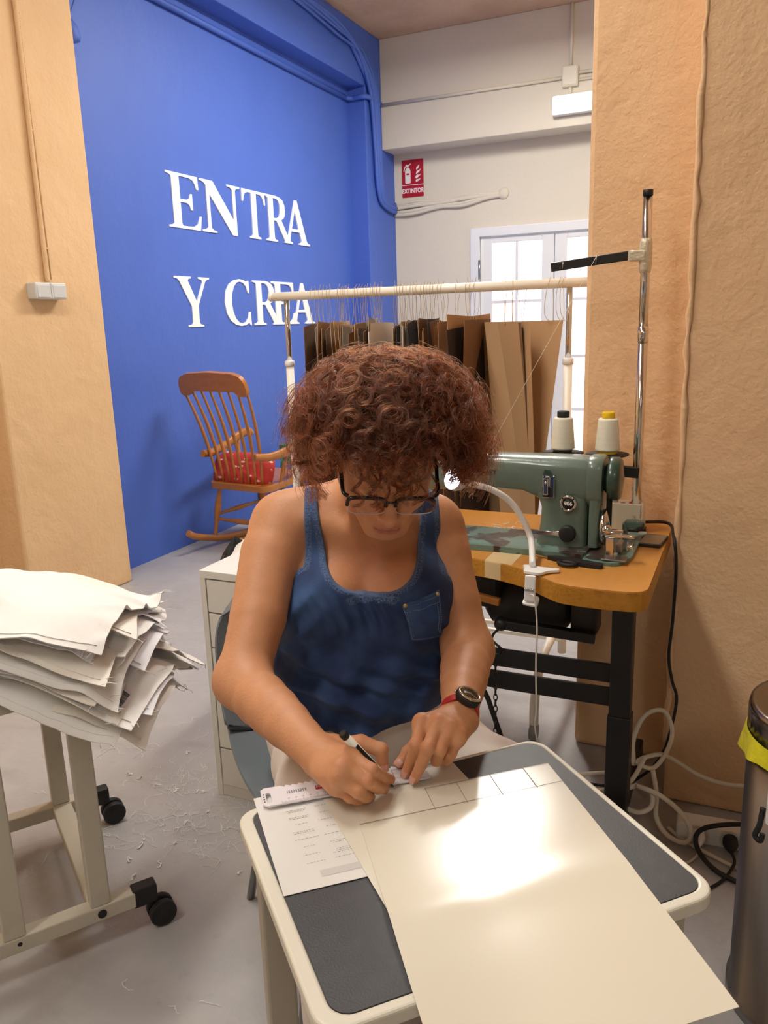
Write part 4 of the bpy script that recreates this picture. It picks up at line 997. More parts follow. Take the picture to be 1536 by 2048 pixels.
# ================================================================== BIN, POWER STRIP, CABLES, FLOOR SCRAPS
m_bin = M('smoked_steel', (150,150,152), .34, 1., mottle=[(3,.5,(116,114,114),.4,.7,(9,9,.4))])
bn = thing('pedal_bin', 'tall brushed steel bin with yellow liner at the plaster wall', 'bin', (.19,1.555,0))
BR = .148
MB().lathe([(.0,0),(BR+.006,0),(BR+.006,.025),(BR,.028),(BR,.575)], (0,0,0), 48).build('body', m_bin, bn)
MB().lathe([(BR+.003,.585),(BR+.0035,.632),(BR+.001,.642),(BR-.012,.643),(0,.644)], (0,0,0), 48).build('lid', M('bin_lid_steel', (150,140,130), .22, 1.), bn)
def lin(u, v):
    a = 2*PI*u; r = BR+.004+.006*math.sin(9*a)*v+.008*v
    return (r*math.cos(a), r*math.sin(a), .590-(.030+.030*abs(math.sin(a*1.5+.6)))*v)
MB().grid(61, 6, lin, True, .001).build('liner_rim', M('yellow_plastic_bag', (214,206,40), .35, bump=[(60,.004)]), bn)
la_ = Vector((0.0789, 1.6337, 0.5466))-Vector((.19,1.555,0))
tg = MB().prism(rrect(-.022,-.055,.022,.05,.006), .002, basis((-.122+.03,-.155,.53),(.95,-.25,0),(0,0,1),(-.25,-.95,0)))
tg.build('white_label', m_white, bn)
MB().tube(spline([(-.118,-.14,.50),(-.122,-.15,.47),(-.128,-.152,.45),(-.119,-.155,.443),(-.116,-.152,.456)],6), .005, 8).build('black_tie', m_blackm, bn)

ps = thing('power_strip', 'white power strip with plugs on the floor against the plaster wall', 'power strip', (.075,2.04,0), math.radians(4))
MB().prism([(-.175,0),(.19,0),(.19,.052),(-.175,.052)], .055, basis((0,-.025,0),(1,0,0),(0,0,1),(0,1,0))).build('body', m_white, ps, bevel=.008, seg=3)
for k in range(4):
    x = -.122+k*.078
    MB().lathe([(.027,0),(.027,.002),(.0225,.002),(.0215,-.012),(0,-.012)], (x,-.0262,.027), 22, rotm(0,PI/2)).build('socket', M('socket_ivory', (226,220,208), .4) if 'socket_ivory' not in bpy.data.materials else bpy.data.materials['socket_ivory'], ps)
    if k == 2:
        for s in (-1,1): MB().cyl((x+s*.0095,-.0135,.027),(x+s*.0095,-.016,.027),.0025,8).build('socket_hole', m_blackm, ps)
def plug(x, mat, cab, name, cl):
    o = MB().lathe([(.0,-.012),(.018,-.012),(.019,.014),(.013,.030),(.006,.045),(0,.045)], (x,-.030,.027), 18, rotm(0,PI/2)).build(name, mat, ps, bevel=.001)
    return o
plug(-.122, m_white, None, 'white_plug', 0); plug(-.044, m_blackm, None, 'black_plug', 0)
def cable(name, pts, r, mat, label, sm=8): 
    o = MB().tube(spline(pts,sm), r, 8).build(name, mat); tag(o, label, 'cable'); return o
m_wc = M('ivory_cable', (222,214,196), .45)
cable('black_power_cable', [(-.235,2.24,.80),(-.18,2.30,.785),(-.155,2.17,.775),(-.145,2.160,.70),(-.147,2.165,.55),(-.152,2.165,.45),(-.140,2.160,.38),(-.125,2.155,.33),(-.135,2.15,.24),(-.155,2.14,.16),(-.20,2.12,.10),(-.28,2.15,.03),(-.45,2.16,.008),(-.62,2.1,.008)], .0042, m_blackm, 'black cable hanging down the plaster corner behind the sewing table')
cable('black_flex', [(.033,1.97,.027),(.045,1.93,.02),(.02,1.87,.006),(-.03,1.80,.006),(-.08,1.74,.006)], .0038, m_blackm, 'thin black flex from the black plug out under the desk')
cable('thick_black_cable', [(.16,2.03,.075),(.05,2.00,.085),(-.035,1.975,.065),(-.045,1.95,.03),(.0,1.90,.010),(.08,1.86,.010),(.2,1.80,.010)], .0062, m_blackm, 'thick black cable looped in front of the power strip')
cable('white_coil', [(.22,2.155,0.195),(.12,2.15,0.130),(.03,2.14,0.110),(-.05,2.13,0.125),(-.11,2.12,0.160),(-.15,2.10,0.185),(-.19,2.08,0.180),(-.21,2.06,0.170),(-.17,2.07,0.157),(-.14,2.10,0.195),(-.13,2.13,0.245),(-.155,2.14,0.295),(-.20,2.12,0.285),(-.225,2.09,0.225),(-.22,2.07,0.155)], .0062, m_wc, 'ivory cable sagging along the plaster wall into a hanging coil')
cable('white_loop', [(-.20,2.0,.14),(-.235,1.98,.125),(-.235,1.955,.10),(-.19,1.945,.095),(-.16,1.96,.11),(-.165,1.985,.135),(-.20,1.985,.145),(-.14,1.97,.14),(-.085,1.97,.10),(-.06,1.97,.05),(-.075,1.975,.015),(-.12,1.985,.02),(-.15,2.01,.05),(-.155,2.04,.10),(-.17,2.065,.155)], .0066, m_wc, 'ivory cable loop lying on the floor beside the black table foot')
cable('white_floor_loop', [(-.245,2.03,.15),(-.30,2.04,.13),(-.36,2.03,.115),(-.37,2.0,.10),(-.33,1.985,.10),(-.27,1.99,.118),(-.22,2.01,.14),(-.19,2.04,.20)], .0060, m_wc, 'ivory cable loop sticking out past the black table leg')
cable('thin_white_flex', [(-.045,1.965,.027),(-.04,1.945,.012),(-.07,1.90,.006),(-.13,1.87,.006),(-.2,1.86,.006)], .0030, m_wc, 'thin ivory flex from the white plug towards the desk')
cable('floor_flex', [(.3,1.83,.006),(.12,1.90,.006),(.0,1.955,.006),(-.08,2.0,.006),(-.12,2.04,.006)], .005, m_wc, 'ivory flex running along the floor under the power strip')
# thread scraps on the floor
g = MB(); r9 = random.Random(31)
def scrap(x, y, ln, curl_, r=.0006, steps=9, lift=.006):
    a = r9.uniform(0,2*PI); p = Vector((x,y,.0012)); pts = [p.copy()]
    for k in range(steps):
        a += r9.gauss(0,curl_); p = p+Vector((math.cos(a),math.sin(a),0))*ln/steps; p.z = .0012+abs(r9.gauss(0,lift))*.6*math.sin(PI*(k+1)/steps); pts.append(p.copy())
    g.tube(spline(pts,4), r, 4)
for k in range(70):
    x = -1.39+r9.gauss(0,.10); y = 1.60+r9.gauss(0,.10); scrap(x, y, r9.uniform(.05,.22), .9)
for k in range(40): scrap(-1.55+r9.gauss(0,.22), 1.72+r9.gauss(0,.20), r9.uniform(.03,.14), .7)
for k in range(26): scrap(-1.33+r9.gauss(0,.16), 1.58+r9.gauss(0,.14), r9.uniform(.015,.04), 1.4, .0022, 6)
for k in range(10): scrap(r9.uniform(-1.2,-.6), r9.uniform(.7,1.2), r9.uniform(.02,.06), 1.0, .0008, 6)
tag(stuff(g.build('thread_litter', m_cl[1])), 'white thread ends and lint scattered on the grey floor by the cabinet', 'thread litter')

# ================================================================== signed distance toolkit: one continuous surface per figure
class Field:
    def __init__(s, xs, ys, zs):
        s.x, s.y, s.z = [np.asarray(a, np.float32) for a in (xs, ys, zs)]
        s.F = np.full((len(s.x), len(s.y), len(s.z)), .05, np.float32)
    def sub(s, lo, hi):
        i = [slice(max(0, np.searchsorted(a, l)-1), min(len(a), np.searchsorted(a, h)+1)) for a, l, h in zip((s.x, s.y, s.z), lo, hi)]
        return tuple(i), s.x[i[0]][:,None,None], s.y[i[1]][None,:,None], s.z[i[2]][None,None,:]
    def put(s, lo, hi, fn, k, cut=False):
        m = .02+k
        i, X, Y, Z = s.sub([l-m for l in lo], [h+m for h in hi])
        if 0 in s.F[i].shape: return
        d = fn(X, Y, Z).astype(np.float32); A = s.F[i]
        if cut:
            d = -d
            h = np.maximum(k-np.abs(A-d), 0)/max(k, 1e-6); s.F[i] = np.maximum(A, d)+h*h*k*.25
        else:
            h = np.maximum(k-np.abs(A-d), 0)/max(k, 1e-6); s.F[i] = np.minimum(A, d)-h*h*k*.25
    def cone(s, a, b, r1, r2, k=.01, flat=None, cut=False):
        a = np.array(a, float); b = np.array(b, float); ab = b-a; L2 = float(ab@ab)+1e-12; r = max(r1, r2)
        lo = np.minimum(a, b)-r; hi = np.maximum(a, b)+r
        if flat is not None:   # (direction, factor): squash the section along a direction
            nd = np.array(flat[0], float); nd /= np.linalg.norm(nd); fk = flat[1]
        def fn(X, Y, Z):
            px, py, pz = X-a[0], Y-a[1], Z-a[2]
            t = np.clip((px*ab[0]+py*ab[1]+pz*ab[2])/L2, 0, 1)
            dx, dy, dz = px-t*ab[0], py-t*ab[1], pz-t*ab[2]
            if flat is not None:
                q = dx*nd[0]+dy*nd[1]+dz*nd[2]; e = (1/fk-1)*q
                dx, dy, dz = dx+e*nd[0], dy+e*nd[1], dz+e*nd[2]
                return (np.sqrt(dx*dx+dy*dy+dz*dz)-(r1+(r2-r1)*t))*(fk if fk < 1 else 1)
            return np.sqrt(dx*dx+dy*dy+dz*dz)-(r1+(r2-r1)*t)
        s.put(lo, hi, fn, k, cut)
    def ball(s, c, r, k=.01, cut=False): s.cone(c, c, r, r, k, None, cut)
    def ell(s, c, r, k=.01, R=None, cut=False):
        c = np.array(c, float); r = np.array(r, float); R = np.eye(3) if R is None else np.array(R, float)
        m = np.abs(R) @ r
        def fn(X, Y, Z):
            dx, dy, dz = X-c[0], Y-c[1], Z-c[2]
            q = [(dx*R[0,j]+dy*R[1,j]+dz*R[2,j]) for j in range(3)]
            k0 = np.sqrt(sum((q[j]/r[j])**2 for j in range(3)))+1e-9; k1 = np.sqrt(sum((q[j]/r[j]**2)**2 for j in range(3)))+1e-9
            return k0*(k0-1)/k1
        s.put(c-m, c+m, fn, k, cut)
    def chain(s, pts, rs, k=.008, **kw):
        for i in range(len(pts)-1): s.cone(pts[i], pts[i+1], rs[i], rs[i+1], k, **kw)
    def nets(s):
        F = s.F; S = F < 0
        n = np.array(F.shape)
        c = [S[i:n[0]-1+i, j:n[1]-1+j, k:n[2]-1+k] for i in (0,1) for j in (0,1) for k in (0,1)]
        cnt = sum(q.astype(np.int8) for q in c)
        act = np.argwhere((cnt > 0) & (cnt < 8))
        idx = np.full(tuple(n-1), -1, np.int32); idx[act[:,0], act[:,1], act[:,2]] = np.arange(len(act))
        off = [(i,j,k) for i in (0,1) for j in (0,1) for k in (0,1)]
        V = np.stack([F[act[:,0]+o[0], act[:,1]+o[1], act[:,2]+o[2]] for o in off], 1)
        acc = np.zeros((len(act),3)); num = np.zeros(len(act))
        for a in range(8):
            for b in range(a+1, 8):
                d = [off[b][q]-off[a][q] for q in range(3)]
                if sum(map(abs, d)) != 1: continue
                m = (V[:,a] < 0) != (V[:,b] < 0)
                t = V[:,a]/(V[:,a]-V[:,b]+1e-20)
                for q in range(3): acc[:,q] += np.where(m, off[a][q]+t*d[q], 0)
                num += m
        P = act+acc/num[:,None]
        X = np.stack([np.interp(P[:,q], np.arange(n[q]), (s.x, s.y, s.z)[q]) for q in range(3)], 1)
        quads = []
        for q in range(3):
            sl0 = [slice(None)]*3; sl1 = [slice(None)]*3; sl0[q] = slice(0,-1); sl1[q] = slice(1,None)
            A = S[tuple(sl0)]; B = S[tuple(sl1)]
            e = np.argwhere(A != B)
            u, v = (q+1) % 3, (q+2) % 3
            ok = (e[:,u] > 0) & (e[:,v] > 0) & (e[:,u] < n[u]-1) & (e[:,v] < n[v]-1)
            e = e[ok]; flip = A[e[:,0],e[:,1],e[:,2]]
            def cell(du_, dv_):
                g = e.copy(); g[:,u] -= du_; g[:,v] -= dv_
                return idx[g[:,0],g[:,1],g[:,2]]
            Q = np.stack([cell(1,1), cell(0,1), cell(0,0), cell(1,0)], 1)
            Q[~flip] = Q[~flip][:, ::-1]
            quads.append(Q)
        Q = np.concatenate(quads); Q = Q[(Q >= 0).all(1)]
        return X, Q
def axis(*segs):
    """segs: (end, step) after a start value"""
    out = [segs[0]]
    for e, st in segs[1:]:
        m = max(1, int(round((e-out[-1])/st))); a = out[-1]
        out += [a+(e-a)*(i+1)/m for i in range(m)]
    return out
def relax(X, Q, it=1, lam=.5):
    for _ in range(it):
        A = np.zeros_like(X); n = np.zeros(len(X))
        for k in range(4):
            np.add.at(A, Q[:,k], X[Q[:,(k+1) % 4]]); np.add.at(n, Q[:,k], 1)
            np.add.at(A, Q[:,k], X[Q[:,(k+3) % 4]]); np.add.at(n, Q[:,k], 1)
        X = X+lam*(A/np.maximum(n,1)[:,None]-X)
    return X
def mesh_from(name, X, Q, mat, parent=None, attrs=None):
    me = bpy.data.meshes.new(name)
    me.vertices.add(len(X)); me.vertices.foreach_set('co', np.ascontiguousarray(X, np.float32).ravel())
    me.loops.add(len(Q)*4); me.loops.foreach_set('vertex_index', np.ascontiguousarray(Q, np.int32).ravel())
    me.polygons.add(len(Q)); me.polygons.foreach_set('loop_start', np.arange(0, len(Q)*4, 4, dtype=np.int32))
    me.polygons.foreach_set('use_smooth', np.ones(len(Q), bool))
    me.update(calc_edges=True); me.validate()
    me.materials.append(mat)
    for k, v in (attrs or {}).items():
        if v.ndim == 2:
            a = me.attributes.new(k, 'FLOAT_COLOR', 'POINT'); a.data.foreach_set('color', np.ascontiguousarray(np.concatenate([v, np.ones((len(v),1))],1), np.float32).ravel())
        else:
            a = me.attributes.new(k, 'FLOAT', 'POINT'); a.data.foreach_set('value', np.ascontiguousarray(v, np.float32))
    ob = bpy.data.objects.new(name, me); COL.objects.link(ob)
    if parent is not None: ob.parent = parent
    return ob

# ================================================================== THE WOMAN
# modelled in a frame turned with the camera heading: x to her left, y away from the desk, z up
PB0 = np.array([-.08, 1.50, 0.])
pw = base_l2w @ Vector(PB0)
woman = thing('person', 'woman with curly auburn hair in a denim top, drawing lines at the desk', 'person', (pw.x,pw.y,0), YAW)
A_ = lambda *p: np.array(p, float)

# --- head frame
ha, hyaw, hroll = math.radians(30), math.radians(2), math.radians(-5)
Ff = A_(0,-math.cos(ha),-math.sin(ha)); Uh = A_(0,-math.sin(ha),math.cos(ha)); Xh = A_(1,0,0)
F2 = math.cos(hyaw)*Ff+math.sin(hyaw)*Xh; X2 = math.cos(hyaw)*Xh-math.sin(hyaw)*Ff
X3 = math.cos(hroll)*X2+math.sin(hroll)*Uh; U3 = -math.sin(hroll)*X2+math.cos(hroll)*Uh
HR = np.stack([X3, F2, U3], 1)                 # columns: her left, forward, up
GL = A_(.011,1.171,1.094)                      # bridge of the glasses
HO = GL-HR @ A_(0,.108,-.012)
def hd(*p): return HO+HR @ np.array(p, float)

# --- joints
SR, SL = A_(*(-0.1901, 1.4465, 0.9994)), A_(*(0.0946, 1.4824, 0.9773))
ER, EL = A_(*(-0.2451, 1.2359, 0.7828)), A_(*(0.1421, 1.3430, 0.7794))
WR, WL = A_(*(-0.1014, 1.0259, 0.7620)), A_(*(0.1033, 1.1042, 0.7760))

def torso(f, g=0., breast=True):
    k = .05
    f.ell((-.035,1.470,.91), (.152+g,.098+g,.150+g), k)
    f.ell((-.045,1.495,.76), (.142+g,.100+g,.150+g), k)
    f.ell((-.07,1.535,.60), (.165+g,.118+g,.145+g), k)
    f.ell((-.06,1.430,.70), (.110+g,.085+g,.10+g), k)
    f.cone(SR+A_(.03,0,.0), SL-A_(.02,0,.0), .050+g, .050+g, .05)
    if breast:
        for x in (-.105,.043): f.ell((x,1.388,.868), (.074+g,.070+g,.076+g), .035)
def hips(f, g=0.):
    f.ell((-.08,1.57,.545), (.178+g,.135+g,.105+g), .04)
HRp, HLp = A_(-.165,1.55,.535), A_(.01,1.56,.535)
KR, KL = A_(-.100,1.120,.505), A_(.285,1.215,.505)
FR, FL_ = A_(-.12,1.19,.075), A_(.27,1.30,.075)
def legs(f, g=0.):
    for h, k_, ft in ((HRp,KR,FR),(HLp,KL,FL_)):
        f.cone(h, k_, .083+g, .060+g, .04); f.cone(k_, k_+(ft-k_)*.35, .056+g, .052+g, .03); f.cone(k_+(ft-k_)*.35, ft, .052+g, .034+g, .02)
def feet(f, g=0.):
    for ft in (FR, FL_):
        f.cone(ft+A_(0,.03,-.04), ft+A_(.02,-.14,-.048), .034+g, .026+g, .02, flat=((0,0,1),.9))
def arms(f):
    # her right arm
    d = SR+(ER-SR)*.22
    f.ball(SR+A_(0,0,-.004), .051, .03)
    f.cone(SR, d+A_(-.004,0,0), .051, .053, .03); f.cone(d+A_(-.006,0,0), SR+(ER-SR)*.62, .0545, .0485, .008); f.cone(SR+(ER-SR)*.62, ER, .0485, .041, .005)
    f.ball(ER+A_(-.006,.012,-.004), .034, .02)
    ks = [(0,.041),(.14,.0425),(.28,.0425),(.45,.0400),(.62,.0360),(.80,.0305),(1,.0275)]
    for (t0, r0), (t1, r1) in zip(ks, ks[1:]): f.cone(ER+(WR-ER)*t0, ER+(WR-ER)*t1, r0, r1, .004 if t0 else .03)
    # her left arm
    d = SL+(EL-SL)*.25
    f.ball(SL+A_(0,0,-.004), .049, .03)
    f.cone(SL, d+A_(.002,0,0), .049, .051, .03); f.cone(d, SL+(EL-SL)*.65, .0525, .0465, .008); f.cone(SL+(EL-SL)*.65, EL, .0465, .041, .005)
    f.ball(EL+A_(.006,.008,-.006), .033, .02)
    ks = [(0,.041),(.15,.0420),(.30,.0420),(.48,.0390),(.65,.0345),(.82,.0295),(1,.0270)]
    for (t0, r0), (t1, r1) in zip(ks, ks[1:]): f.cone(EL+(WL-EL)*t0, EL+(WL-EL)*t1, r0, r1, .004 if t0 else .03)
def neck(f):
    nb = A_(-.03,1.470,1.010)
    f.cone(nb, hd(0,-.035,-.05), .060, .055, .03)
    f.cone(nb+A_(0,.01,.01), SR+A_(.045,0,.03), .050, .030, .04); f.cone(nb+A_(0,.01,.01), SL+A_(-.045,0,.03), .050, .030, .04)
    # collar bones and the two tendons of the neck
    f.cone((-.05,1.392,.985), SR+A_(.05,-.045,.015), .010, .010, .03); f.cone((-.01,1.392,.985), SL+A_(-.05,-.045,.010), .010, .010, .03)
    f.cone((-.045,1.395,.98), hd(-.055,-.01,-.06), .012, .014, .025); f.cone((-.015,1.395,.98), hd(.055,-.01,-.06), .012, .014, .025)
def headf(f):
    E = lambda c, r, k=.02, cut=False: f.ell(hd(*c), r, k, HR, cut)
    Cn = lambda a, b, r1, r2, k=.01, cut=False: f.cone(hd(*a), hd(*b), r1, r2, k, None, cut)
    E((0,-.015,.028), (.074,.097,.088), .02)
    E((0,.030,-.030), (.060,.060,.078), .03)
    for s in (-1,1):
        Cn((s*.054,-.005,-.062), (s*.022,.064,-.105), .018, .015, .025)
        E((s*.036,.060,-.042), (.028,.026,.026), .02)                      # cheeks
        E((s*.031,.098,-.014), (.017,.016,.013), .012, True)               # eye sockets
        Cn((s*.045,.070,.010), (s*.012,.090,.006), .009, .009, .012)       # brows
        f.ball(hd(s*.031,.0755,-.015), .0135, .004)                        # lowered lids over the eyes
        E((s*.074,-.010,-.022), (.010,.018,.030), .006)                    # ears
    E((0,.070,-.104), (.021,.018,.016), .02)                               # chin
    E((0,.076,-.076), (.032,.020,.026), .02)                               # mouth mound
    Cn((0,.088,.000), (0,.112,-.040), .0075, .0100, .010)                  # nose
    f.ball(hd(0,.1135,-.044), .0122, .006)
    for s in (-1,1): E((s*.0115,.103,-.047), (.0075,.010,.0075), .006)
    for s in (-1,1): f.ball(hd(s*.0065,.108,-.0555), .0038, .003, True)    # nostrils
    for s in (-1,1):
        Cn((0,.0985,-.0735), (s*.012,.0955,-.0745), .0050, .0046, .004); Cn((s*.012,.0955,-.0745), (s*.023,.0865,-.0785), .0044, .0025, .004)
        Cn((0,.0945,-.0840), (s*.012,.0918,-.0836), .0055, .0048, .004); Cn((s*.012,.0925,-.0840), (s*.022,.0860,-.0795), .0052, .0025, .004)
    Cn((-.020,.0925,-.0788), (.020,.0925,-.0788), .0012, .0012, .002, True)

# --- hands: joints read off in the photograph, heights set on the desk
def hz(*q): return A_(*q)
RH = dict(index=[(-0.0582, 0.9886, 0.7830), (-0.0275, 0.9641, 0.7740), (-0.0142, 0.9927, 0.7470), (-0.0027, 1.0136, 0.7290)],
          middle=[(-0.0669, 0.9667, 0.7790), (-0.0331, 0.9540, 0.7640), (-0.0192, 0.9743, 0.7410), (-0.0121, 0.9968, 0.7250)],
          ring=[(-0.0717, 0.9594, 0.7680), (-0.0461, 0.9491, 0.7520), (-0.0363, 0.9633, 0.7350), (-0.0309, 0.9831, 0.7220)],
          little=[(-0.0767, 0.9649, 0.7520), (-0.0576, 0.9598, 0.7380), (-0.0488, 0.9677, 0.7280), (-0.0423, 0.9743, 0.7235)],
          thumb=[(-0.0826, 1.0459, 0.7640), (-0.0430, 1.0349, 0.7760), (-0.0148, 1.0266, 0.7680), (-0.0127, 1.0245, 0.7440)])
LH = dict(index=[(0.0447, 1.0600, 0.7900), (0.0356, 1.0263, 0.7750), (0.0274, 1.0334, 0.7460), (0.0198, 1.0348, 0.7255)],
          middle=[(0.0690, 1.0547, 0.7920), (0.0518, 1.0132, 0.7780), (0.0410, 1.0190, 0.7470), (0.0314, 1.0199, 0.7255)],
          ring=[(0.0835, 1.0469, 0.7870), (0.0680, 1.0163, 0.7710), (0.0631, 1.0317, 0.7450), (0.0756, 1.0663, 0.7290)],
          little=[(0.0958, 1.0418, 0.7760), (0.0845, 1.0301, 0.7570), (0.0790, 1.0439, 0.7380), (0.0855, 1.0705, 0.7270)],
          thumb=[(0.0634, 1.0742, 0.7640), (0.0411, 1.0752, 0.7520), (0.0251, 1.0710, 0.7370), (0.0119, 1.0621, 0.7255)])
RAD = dict(index=[.0108,.0092,.0081,.0070], middle=[.0110,.0095,.0083,.0071], ring=[.0105,.0090,.0079,.0068], little=[.0095,.0080,.0070,.0061], thumb=[.0135,.0112,.0100,.0080])
def hand(f, H, W, s):
    H = {k: [A_(*p) for p in v] for k, v in H.items()}
    for n in ('index','middle','ring','little'):
        m = H[n][0]; w_ = W+(m-W)*.12
        f.cone(W+(H['middle'][0]-W)*.05+(m-H['middle'][0])*.45, m, .0165, .0122, .012)     # the back of the hand
    c = (H['index'][0]+H['little'][0]+W*1.0)/3
    f.ell((H['middle'][0]+H['ring'][0])/2*.55+W*.45-A_(0,0,.008), (.026,.026,.015), .012)
    f.cone(W+(H['thumb'][0]-W)*.3, H['thumb'][0], .016, .0165, .012)
    f.cone(H['thumb'][0], H['index'][0]-A_(0,0,.012), .0125, .009, .012)                   # web of the thumb
    for n in ('index','middle','ring','little'):
        p = H[n]; r = RAD[n]
        f.cone(p[0], p[0]+(p[1]-p[0])*.25, r[0], r[0], .010)
        f.cone(p[0]+(p[1]-p[0])*.25, p[1], r[0]*.97, r[1], .0022); f.ball(p[1]+A_(0,0,.0008), r[1]*1.05, .002)
        f.cone(p[1], p[2], r[1], r[2], .0022); f.cone(p[2], p[3], r[2], r[3], .0022); f.ball(p[0]+A_(0,0,.0025), r[0]*.98, .006)
    p = H['thumb']; r = RAD['thumb']
    f.cone(p[0], p[1], r[0], r[1], .008); f.cone(p[1], p[2], r[1], r[2], .003); f.ball(p[2]+A_(0,0,.001), r[2]*1.05, .002); f.cone(p[2], p[3], r[2]*.98, r[3], .003)
    return H

f = Field(axis(-.41,(-.15,.006),(.145,.0019),(.235,.006),(.40,.012)), axis(.89,(.935,.004),(1.135,.0019),(1.31,.0028),(1.47,.006),(1.74,.010)),
          axis(0.0,(.62,.012),(.705,.006),(.812,.0018),(.99,.0055),(1.19,.0026),(1.30,.006)))
torso(f); hips(f); legs(f); feet(f); neck(f); arms(f); headf(f)
RHj = hand(f, RH, WR, -1); LHj = hand(f, LH, WL, 1)
X, Q = f.nets()
X = relax(X, Q, 1, .35)
# colour of the skin itself: lips, brows, lashes, nails, rosier knuckles; shade painted in between the lips
Hc = (X-HO) @ HR
def near(p, r): return np.clip(1-np.linalg.norm(X-p, axis=1)/r, 0, 1)
lips = np.clip(1-np.abs((Hc[:,2]+.0808)/.0125), 0, 1)*np.clip(1-(np.abs(Hc[:,0])/.0245)**4, 0, 1)*(Hc[:,1] > .082)
lips = np.clip(lips*2.2, 0, 1)
brow = np.zeros(len(X))
for s in (-1,1):
    bx = (Hc[:,0]*s-.030)/.021; bz = (Hc[:,2]-(.0115-.004*bx**2+.002*bx))/.0042
    brow = np.maximum(brow, np.clip(1.4-bx**4-bz**2, 0, 1)*(Hc[:,1] > .06))
lash = np.zeros(len(X))
for s in (-1,1):
    bx = (Hc[:,0]*s-.031)/.0135; bz = (Hc[:,2]-(-.0205+.002*bx**2))/.0018
    lash = np.maximum(lash, np.clip(1.3-bx**4-bz**2, 0, 1)*(Hc[:,1] > .07))
rosy = np.zeros(len(X))
for H in (RHj, LHj):
    for n, p in H.items():
        rosy = np.maximum(rosy, np.maximum(.8*near(p[3], .020), np.maximum(.55*near(p[1]+A_(0,0,.006), .014), .45*near(p[0]+A_(0,0,.008), .016))))
rosy = np.maximum(rosy, .6*near(hd(0,.118,-.045), .022)); rosy = np.maximum(rosy, .35*np.maximum(near(hd(.04,.075,-.045), .03), near(hd(-.04,.075,-.045), .03)))
rosy = np.maximum(rosy, .5*near(A_(-.03,1.375,.93), .09))
base_c = np.array(s2l((206,148,108)))
def mixc(c, col, a): return c*(1-a[:,None])+np.array(s2l(col))[None,:]*a[:,None]
cl_ = np.repeat(base_c[None,:], len(X), 0)
cl_ = mixc(cl_, (204,124,94), rosy*.8); cl_ = mixc(cl_, (182,98,88), lips*.7); crease_shade = np.clip(1.3-((Hc[:,2]+.0790+.0015*(Hc[:,0]/.02)**2)/.0016)**2,0,1)*(np.abs(Hc[:,0]) < .021)*(Hc[:,1] > .08); cl_ = mixc(cl_, (110,52,46), crease_shade*.7); cl_ = mixc(cl_, (70,44,32), brow*.8); cl_ = mixc(cl_, (40,26,22), lash*.9)  # the dark line where the lips meet is shade put into the colour
m_skin = M('skin', (206,148,108), .48, sss=.12, bump=[(260,.0006),(1500,.00012)], spec=.4)
def use_attr(m, name='tint'):
    nt = m.node_tree; a = nt.nodes.new('ShaderNodeAttribute'); a.attribute_name = name; n = nt.nodes.new('ShaderNodeTexNoise'); n.inputs['Scale'].default_value = 55; n.inputs['Detail'].default_value = 8; n.inputs['Roughness'].default_value = .7
    tc = nt.nodes.new('ShaderNodeTexCoord'); nt.links.new(tc.outputs['Object'], n.inputs['Vector'])
    r = nt.nodes.new('ShaderNodeMapRange'); r.inputs['From Min'].default_value = .35; r.inputs['From Max'].default_value = .75; r.inputs['To Min'].default_value = 1.03; r.inputs['To Max'].default_value = .91
    nt.links.new(n.outputs['Fac'], r.inputs['Value'])
    vm = nt.nodes.new('ShaderNodeVectorMath'); vm.operation = 'SCALE'; nt.links.new(a.outputs['Color'], vm.inputs[0]); nt.links.new(r.outputs[0], vm.inputs['Scale'])
    nt.links.new(vm.outputs[0], nt.nodes['Principled BSDF'].inputs['Base Color'])
use_attr(m_skin)
body = mesh_from('body', X-PB0, Q, m_skin, woman, {'tint': cl_})
# finger nails
m_nail = M('finger_nail', (222,168,150), .25)
for H, names in ((LHj, ('index','middle','thumb')), (RHj, ('thumb',))):
    for n in names:
        p = H[n]; d = p[3]-p[2]; d /= np.linalg.norm(d); up_ = A_(0,-.35,1.) if H is LHj else A_(.2,-.5,1); up_ = up_-d*(up_@d); up_ /= np.linalg.norm(up_); sd = np.cross(d, up_); r = RAD[n][3]
        def nf(u, v, p=p, d=d, up_=up_, sd=sd, r=r):
            a = (u-.5)*1.75; l = (v-.35)*.0115
            return Vector(p[3]+d*l+(up_*math.cos(a)+sd*math.sin(a))*(r*1.035-.25*max(0,l-.003))-PB0)
        MB().grid(7, 7, nf, True, .0004).build('finger_nail', m_nail, woman)

# --- denim top: offset of the torso, cut at the neckline, the armholes and the hem
def top_cut(X_, Y_, Z_):
    """positive where there is no cloth"""
    # neckline: a deep scoop in front, shallower behind
    xc = X_+.024
    front = Y_ < 1.485
    zlow = np.where(front, .893, .985)
    t = np.clip((Z_-zlow)/.075, 0, 1)
    half = (.082+.012*np.clip((Z_-.96)/.08, 0, 1))*np.sqrt(np.clip(1-(1-t)**2.4, 0, 1))
    below = -np.hypot(zlow-Z_, np.maximum(np.abs(xc)-.035, 0))
    n = np.where(Z_ > zlow, np.minimum(half-np.abs(xc), np.maximum((Z_-zlow)*1.2, half-np.abs(xc)-.02)), below)
    # armholes: a slanted ellipse round each shoulder, cut in from the side
    def hole(cx_, sgn, zc):
        d = np.clip((zc-Z_)/.115, 0, 1)
        xin = cx_+sgn*(.034*d*d)
        q = (X_-xin)*sgn
        a = np.sqrt(((Y_-1.470)/.110)**2+((Z_-zc)/.122)**2)
        a = np.where(Z_ > zc, np.abs(Y_-1.470)/.110, a)
        return np.minimum((1-a)*.09, q)
    hr = hole(-.143, -1, .975); hl = hole(.103, 1, .970)
    return np.maximum(n, np.maximum(hr, hl))
